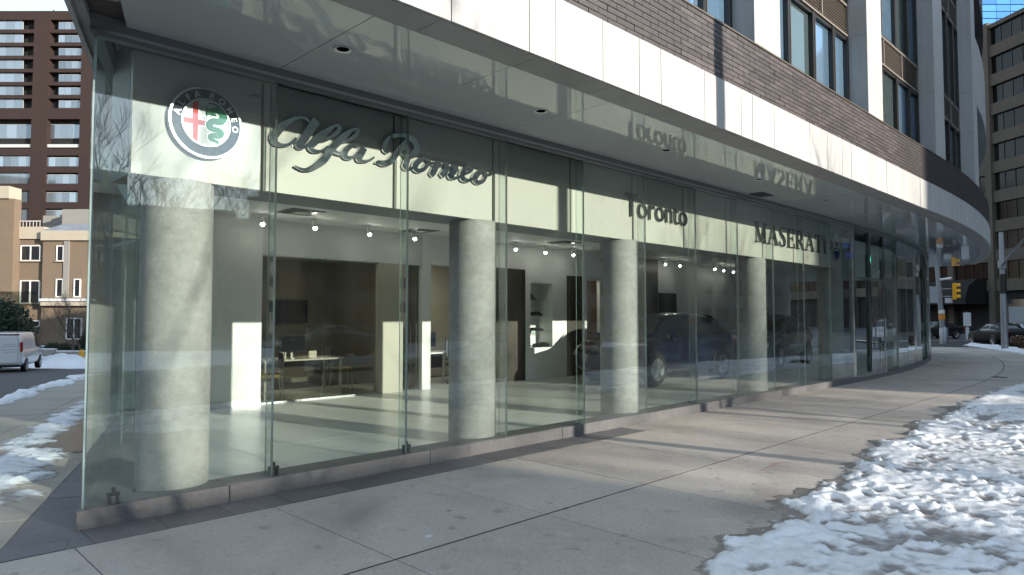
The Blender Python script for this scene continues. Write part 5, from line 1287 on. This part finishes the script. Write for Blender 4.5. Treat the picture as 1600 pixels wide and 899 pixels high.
for (y0, y1) in rowsY:
    ribbon_win(-46, 33, y0, y1, 6); ribbon_win(89, 129, y0 + 2, y1 - 1, 4); ribbon_win(-120, -75, y0, y1, 3)
for (y0, y1) in lows:
    ribbon_win(-46, 50, y0, y1, 8); ribbon_win(63, 127, y0 + 2, y1 + 1.5, 6); ribbon_win(-120, -60, y0, y1, 4)
for x0, x1 in ((-46, 50), (65, 128)):
    ribbon_win(x0 + 4, x1, 192, 214, 6, 1.3); g = MB(); tb(g, x0, x1, 225, 230, .3, .5); g.build('balcony_rail', TW, T)
# beige apartment house
YB = 62.
BW = M('beige stucco', (.185, .135, .094), .85, var=.08, scale=.9)
BT = M('pale beige trim', (.43, .37, .29), .8, var=.06, scale=1)
BGY = M('grey roof housing', (.26, .245, .225), .7)
H_ = thing('apartment_house', 'beige stucco apartment house with terrace roof, in front of the brown tower', 'building', (-42, YB, gz(-42, YB)))
def bb(mb, x0, x1, y0, y1, d0, d1, mi=0):
    X0, Z1 = at_depth(x0, y0, YB); X1, Z0 = at_depth(x1, y1, YB); return mb.box(X0, X1, YB + d0, YB + d1, Z0, Z1)
mb = MB(); bb(mb, 18, 67, 373, 560, .4, 12); bb(mb, 67.2, 175, 376, 560, 0, 12.2); bb(mb, -60, 18, 380, 560, .6, 12.4); mb.build('wall', BW, H_)
mb = MB(); bb(mb, 1, 21, 312, 560, -.5, .39); mb.build('tower_pier', BW, H_)
mb = MB(); bb(mb, 0, 22, 293, 312, -.7, .9); mb.build('pier_cap', BT, H_)
mb = MB(); bb(mb, 21.2, 66, 354, 373, .2, 12); bb(mb, 66.4, 176, 361, 376, -.25, 12.3); mb.build('cornice', BT, H_)
mb = MB(); bb(mb, 20, 59, 327, 354, 4, 11); bb(mb, 60, 80, 326, 352, 3, 11.5); mb.build('penthouse', BGY, H_)
mb = MB(); bb(mb, 80.5, 134, 323, 349, 1.5, 10); mb.build('roof_housing', BGY, H_)
mb = MB(); X0, Z0 = at_depth(66.4, 361, YB); X1, Z1 = at_depth(176, 350, YB + 1.4)
mb.add([(X0, YB - .24, Z0), (X1, YB - .24, Z0), (X1, YB + 1.4, Z1), (X0 + 1.0, YB + 1.4, Z1), (X0, YB - .24, Z0 - .1), (X1, YB - .24, Z0 - .1), (X1, YB + 1.4, Z0 - .1), (X0, YB + 1.4, Z0 - .1)], [(0, 1, 2, 3), (4, 7, 6, 5), (0, 4, 5, 1), (1, 5, 6, 2), (2, 6, 7, 3), (3, 7, 4, 0)]); mb.build('roof_slope', M('snow dusted slate', (.22, .24, .27), .7, var=.3, scale=1.2), H_)
mb = MB()
for k in range(8): x = 22 + 5.3 * k; bb(mb, x, x + .22, 345, 355, .25, .27)
bb(mb, 22, 60, 344.5, 345.4, .24, .31); mb.build('roof_railing', WHITEP, H_)
def hwin(x0, x1, y0, y1, n, d=0.):
    w = MB(); t = .9
    bb(w, x0, x1, y0, y0 + t * 1.6, d - .10, d + .1); bb(w, x0, x1, y1 - t, y1, d - .10, d + .1)
    for k in range(n + 1): x = x0 + (x1 - x0 - t) * k / n; bb(w, x, x + t, y0 + t * 1.6, y1 - t, d - .10, d + .1)
    wo = w.build('window', WHITEP, H_)
    for k in range(n):
        g = MB(); a = x0 + (x1 - x0 - t) * k / n + t; b = x0 + (x1 - x0 - t) * (k + 1) / n; bb(g, a, b, y0 + t * 1.6, y1 - t, d - .05, d + .05); g.build('pane', M('house glass', (.02, .022, .026), .05, spec=.8), wo)
    s = MB(); bb(s, x0 - 1, x1 + 1, y1 + .01, y1 + 1.6, d - .2, d + .1); s.build('sill', BT, wo)
hwin(28, 59, 383, 407, 2, .4); hwin(27, 58, 438, 474, 2, .4); hwin(89, 100, 384, 408, 1); hwin(88, 99, 436, 464, 1); hwin(116, 126, 436, 464, 1); hwin(104, 128, 497, 530, 2); hwin(42, 58, 501, 510, 1, .4); hwin(150, 160, 384, 408, 1)
mb = MB(); bb(mb, 101, 107, 376.2, 466, -.12, -.01); mb.build('pilaster_strip', BGY, H_)
mb = MB(); bb(mb, 68, 150, 467, 471, -.6, -.02); mb.build('string_course', M('snowy ledge', (.62, .63, .65), .6), H_)
mb = MB(); bb(mb, 68, 175, 471.1, 478, -.45, -.02); mb.build('ledge', BT, H_)
gl = MB(); bb(gl, -10, 64, 456, 476, -.62, -.58); gl.build('balcony_glass', glass('balcony glass', (.7, .74, .72)), H_)
t = thing('garden_wall', 'low grey stone wall with snow on top before the beige house', 'wall', (-37, 55.5, gz(-37, 55.5)))
for k in range(9):
    x = -44.5 + 1.5 * k; g0 = gz(x, 55.6); mb = MB(); h_ = .62 + (.16 if k % 3 == 1 else 0); mb.box(x, x + 1.46, 55.4, 55.9, g0 - .3, g0 + h_); mb.build('stone_block', M('grey wall block', (.30, .28, .25), .85, var=.15, scale=3), t, bevel=.03)
    mb = MB(); mb.box(x + .03, x + 1.43, 55.42, 55.88, g0 + h_ + .001, g0 + h_ + .09); mb.build('snow_cap', M('clean snow', (.8, .81, .83), .6), t, bevel=.04)

# concrete office block on the right
CE = Vector((-.153, .988, 0)).normalized(); CN = Vector((-CE.y, CE.x, 0)); W0 = Vector((61., 85., 0))
OC = M('weathered precast concrete', (.105, .088, .07), .85, var=.16, scale=.35, stretch=(1, 1, .25, 0), var2=.1, scale2=2.)
OG = M('office dark glass', (.014, .014, .014), .12, rnd=.5, spec=.25)
K_ = thing('office_block', 'brown concrete office block with dark ribbon windows behind the street corner', 'building', W0)
def cb(mb, t0, t1, n0, n1, z0, z1): return mb.hexa([W0 + CE * t + CN * n + UP * z for z in (z0, z1) for t, n in ((t0, n0), (t1, n0), (t1, n1), (t0, n1))])
HT = 38.9
mb = MB(); cb(mb, -40, 60, -25, -.6, -.2, HT - .1); mb.build('core', TD, K_)
FH = 3.72; zb0 = 4.9
tp = [-40, -33.2, -26.4, -19.6, -12.8, -6.0, .8, 7.6, 14.4, 21.2, 28, 34.8, 60]
for k in range(10):
    z0 = zb0 + FH * k; z1 = z0 + (1.45 if k < 9 else HT - z0)
    for a, b in zip(tp[:-1], tp[1:]):
        mb = MB(); cb(mb, a + .02, b - .02, -.5, .0, z0, min(z1, HT)); mb.build('spandrel_panel', OC, K_)
    if k < 9:
        for a, b in zip(tp[:-1], tp[1:]):
            if b < -13 or a > 36:
                g = MB(); cb(g, a, b, -.45, -.4, z1, z0 + FH); g.build('pane', OG, K_); continue
            n = 4; wdt = (b - a - .9) / n
            for j in range(n):
                g = MB(); cb(g, a + .9 + wdt * j + .05, a + .9 + wdt * (j + 1) - .05, -.42, -.37, z1, z0 + FH); g.build('pane', OG, K_)
                m2 = MB(); cb(m2, a + .9 + wdt * j - .05, a + .9 + wdt * j + .05, -.45, -.30, z1, z0 + FH); m2.build('mullion', GRAPHITE, K_)
for a in tp[1:-1]:
    mb = MB(); cb(mb, a - .05, a + .85, -.5, .25 if abs(a - .8) < .1 or abs(a - 14.4) < .1 else .05, -.2, HT + .3); mb.build('pier', OC, K_)
for a, b in ((-12, -7), (-5, .6), (15.5, 21)):
    g = MB(); cb(g, a, b, -.5, -.35, .4, 3.8); g.build('shop_window', M('shop glass', (.05, .06, .065), .08, spec=.8), K_)
g = MB(); cb(g, -4.6, -.6, -.34, -.3, .6, 2.9); g.build('pale_blind', M('pale blind', (.30, .33, .36), .6), K_)
mb = MB(); prof = [(-.3, 6.6), (1.4, 6.5), (2.6, 5.6), (3.1, 4.2), (3.1, 3.3), (-.3, 3.3)]
mb.prism(prof, 2.2, 13.6, lambda u, v, w: W0 + CE * w + CN * u + UP * v); mb.build('awning', M('black canvas', (.008, .008, .009), .8), K_)
# blue glass tower beyond
GB = thing('glass_tower', 'bright blue glass tower rising behind the concrete office block', 'building', (185, 235, 0))
BG = pane_mat('sky blue curtain glass', (.10, .32, .72), .06, .22, .4)
mb = MB(); mb.box(150, 225, 235.6, 262, -.2, 150); mb.build('core', M('blue spandrel', (.03, .10, .25), .2), GB)
for k in range(30):
    z = 74 + k * 2.5
    if z > 148: break
    for j in range(11):
        g = MB(); x = 150.1 + 5.0 * j; g.box(x, x + 4.85, 235.2, 235.5, z, z + 2.25 if k % 2 else z + 2.2); g.build('pane', BG, GB)

# buildings across the street, behind the camera (they shade the pavement and stand mirrored in the glass)
def street_block(name, label, s0, s1, o0, o1, h, wall_m, floors, bay=3.2):
    t = thing(name, label, 'building', F(min(s0, 16), o0, 0))
    def P(s, o, z): p = C0 + D * s + N * o; return Vector((p.x, p.y, z))
    def sb(mb, a, b, c, d, z0, z1): return mb.hexa([P(a, c, z0), P(a, d, z0), P(b, d, z0), P(b, c, z0), P(a, c, z1), P(a, d, z1), P(b, d, z1), P(b, c, z1)])
    mb = MB(); sb(mb, s0, s1, o0, o1, -.3, h); mb.build('wall', wall_m, t)
    mb = MB(); sb(mb, s0 - .1, s1 + .0, o0 - .15, o0 - .001, h - .45, h - .002); mb.build('cornice', BT, t)
    fh = (h - 1.0) / floors; n = int((s1 - s0 - 1) / bay)
    for f_ in range(floors):
        for j in range(n):
            a = s0 + .8 + bay * j; m2 = MB(); sb(m2, a, a + bay * .6, o0 - .05, o0 + .02, f_ * fh + .95, f_ * fh + .95 + fh * .55); w = m2.build('window', GRAPHITE, t)
            m2 = MB(); sb(m2, a + .08, a + bay * .6 - .08, o0 - .07, o0 - .052, f_ * fh + 1.03, f_ * fh + .87 + fh * .55); m2.build('pane', M('house glass', (.02, .022, .026), .05, spec=.8), w)
    return t
RB = M('red brown brick', (.16, .08, .06), .85, var=.15, scale=2)
street_block('row_house', 'brick row across the street, mirrored in the corner panes', -60, 16.0, 58, 72, 13.82, RB, 4)
street_block('apartment_block', 'tall pale apartment block across the street, mirrored in the far panes', 26.6, 62, 40, 56, 27, M('grey render', (.17, .165, .16), .8, var=.08, scale=.6), 8, 3.6)
street_block('apartment_block', 'long dark apartment block further down the street, added to hide horizon glow mirrored beside the entrance', 68, 170, 34, 52, 34, M('grey brown brick', (.13, .11, .10), .85, var=.1, scale=.8), 10, 3.8)  # added to block yellow horizon glow mirrored in the right panes
street_block('added_low_block', 'distant low block added to close the bright horizon between the two nearer buildings', -30, 80, 96, 110, 13, BGY, 4, 5)  # added so the gap mirrors no bright low horizon
street_block('apartment_block', 'middle brick block added across the street to hide mirrored sky, its roof just below the sun', 16.3, 36, 62, 74, 11.6, M('umber brick', (.10, .075, .065), .85, var=.12, scale=.8), 4, 4)  # added to cover the bright sky mirrored through the gap
# distant slabs added around the scene to hide the bright horizon in the mirrored view
for i, az in enumerate((52, 76, 99, 122, 145, 168, 191, 214, 237, 260, 283, 306, -20, 1, 20)):
    a_ = R(az); c = Vector((math.sin(a_), math.cos(a_), 0)) * (175 if i < 12 else 240); d_ = Vector((math.cos(a_), -math.sin(a_), 0)); n_ = Vector((-math.sin(a_), -math.cos(a_), 0))
    t = thing('added_distant_block', '%s distant city block added to hide the bright horizon, seen only in mirrored glass, counted clockwise' % ORD[i], 'building', c, group='added distant blocks hiding the horizon')
    hh_ = [31, 36, 33, 29, 34, 40, 30, 37, 33, 42, 35, 38, 52, 48, 50][i]; wd = 34 if i < 12 else 40
    def db(mb, a0, a1, b0, b1, z0, z1): return mb.hexa([c + d_ * a + n_ * b + UP * z for z in (z0, z1) for a, b in ((a0, b0), (a1, b0), (a1, b1), (a0, b1))])
    mb = MB(); db(mb, -wd, wd, -18, 0, -4, hh_); mb.build('wall', [RB, BGY, M('umber brick', (.10, .075, .065))][i % 3], t)
    for f_ in range(5):
        m2 = MB(); z = 3 + f_ * (hh_ - 4) / 5; db(m2, -wd + 3, wd - 3, .01, .3, z, z + 2.6); m2.build('ribbon_window', M('house glass', (.02, .022, .026), .05, spec=.8), t)
# small marks on the front pavement
RP = M('red spray paint', (.42, .22, .18), .85, var=.4, scale=30)
mk = MB()
for (s_a, o_a, s_b, o_b, w) in ((5.52, 2.75, 6.05, 2.72, .012), (5.95, 2.66, 6.12, 2.80, .011)):
    p0, p1 = F(s_a, o_a, .004), F(s_b, o_b, .004); e_ = (p1 - p0).normalized(); k_ = Vector((-e_.y, e_.x, 0)) * w / 2
    mk.hexa([p0 - k_, p1 - k_, p1 + k_, p0 + k_] + [q_ + UP * .0012 for q_ in (p0 - k_, p1 - k_, p1 + k_, p0 + k_)])
mk.build('spray_mark', RP, pav)
c = F(20.6, 2.35); mk = MB(); mk.lathe([(.19, .0), (.19, .006), (.001, .006)], (c.x, c.y, 0), 20); mk.build('valve_cover', GRAPHITE, pav)
c = F(1.75, 2.0); mk = MB(); mk.lathe([(.035, .0), (.028, .004), (.001, .004)], (c.x, c.y, .002), 12); mk.build('gum_spot', M('pale gum', (.6, .58, .55), .8), pav)
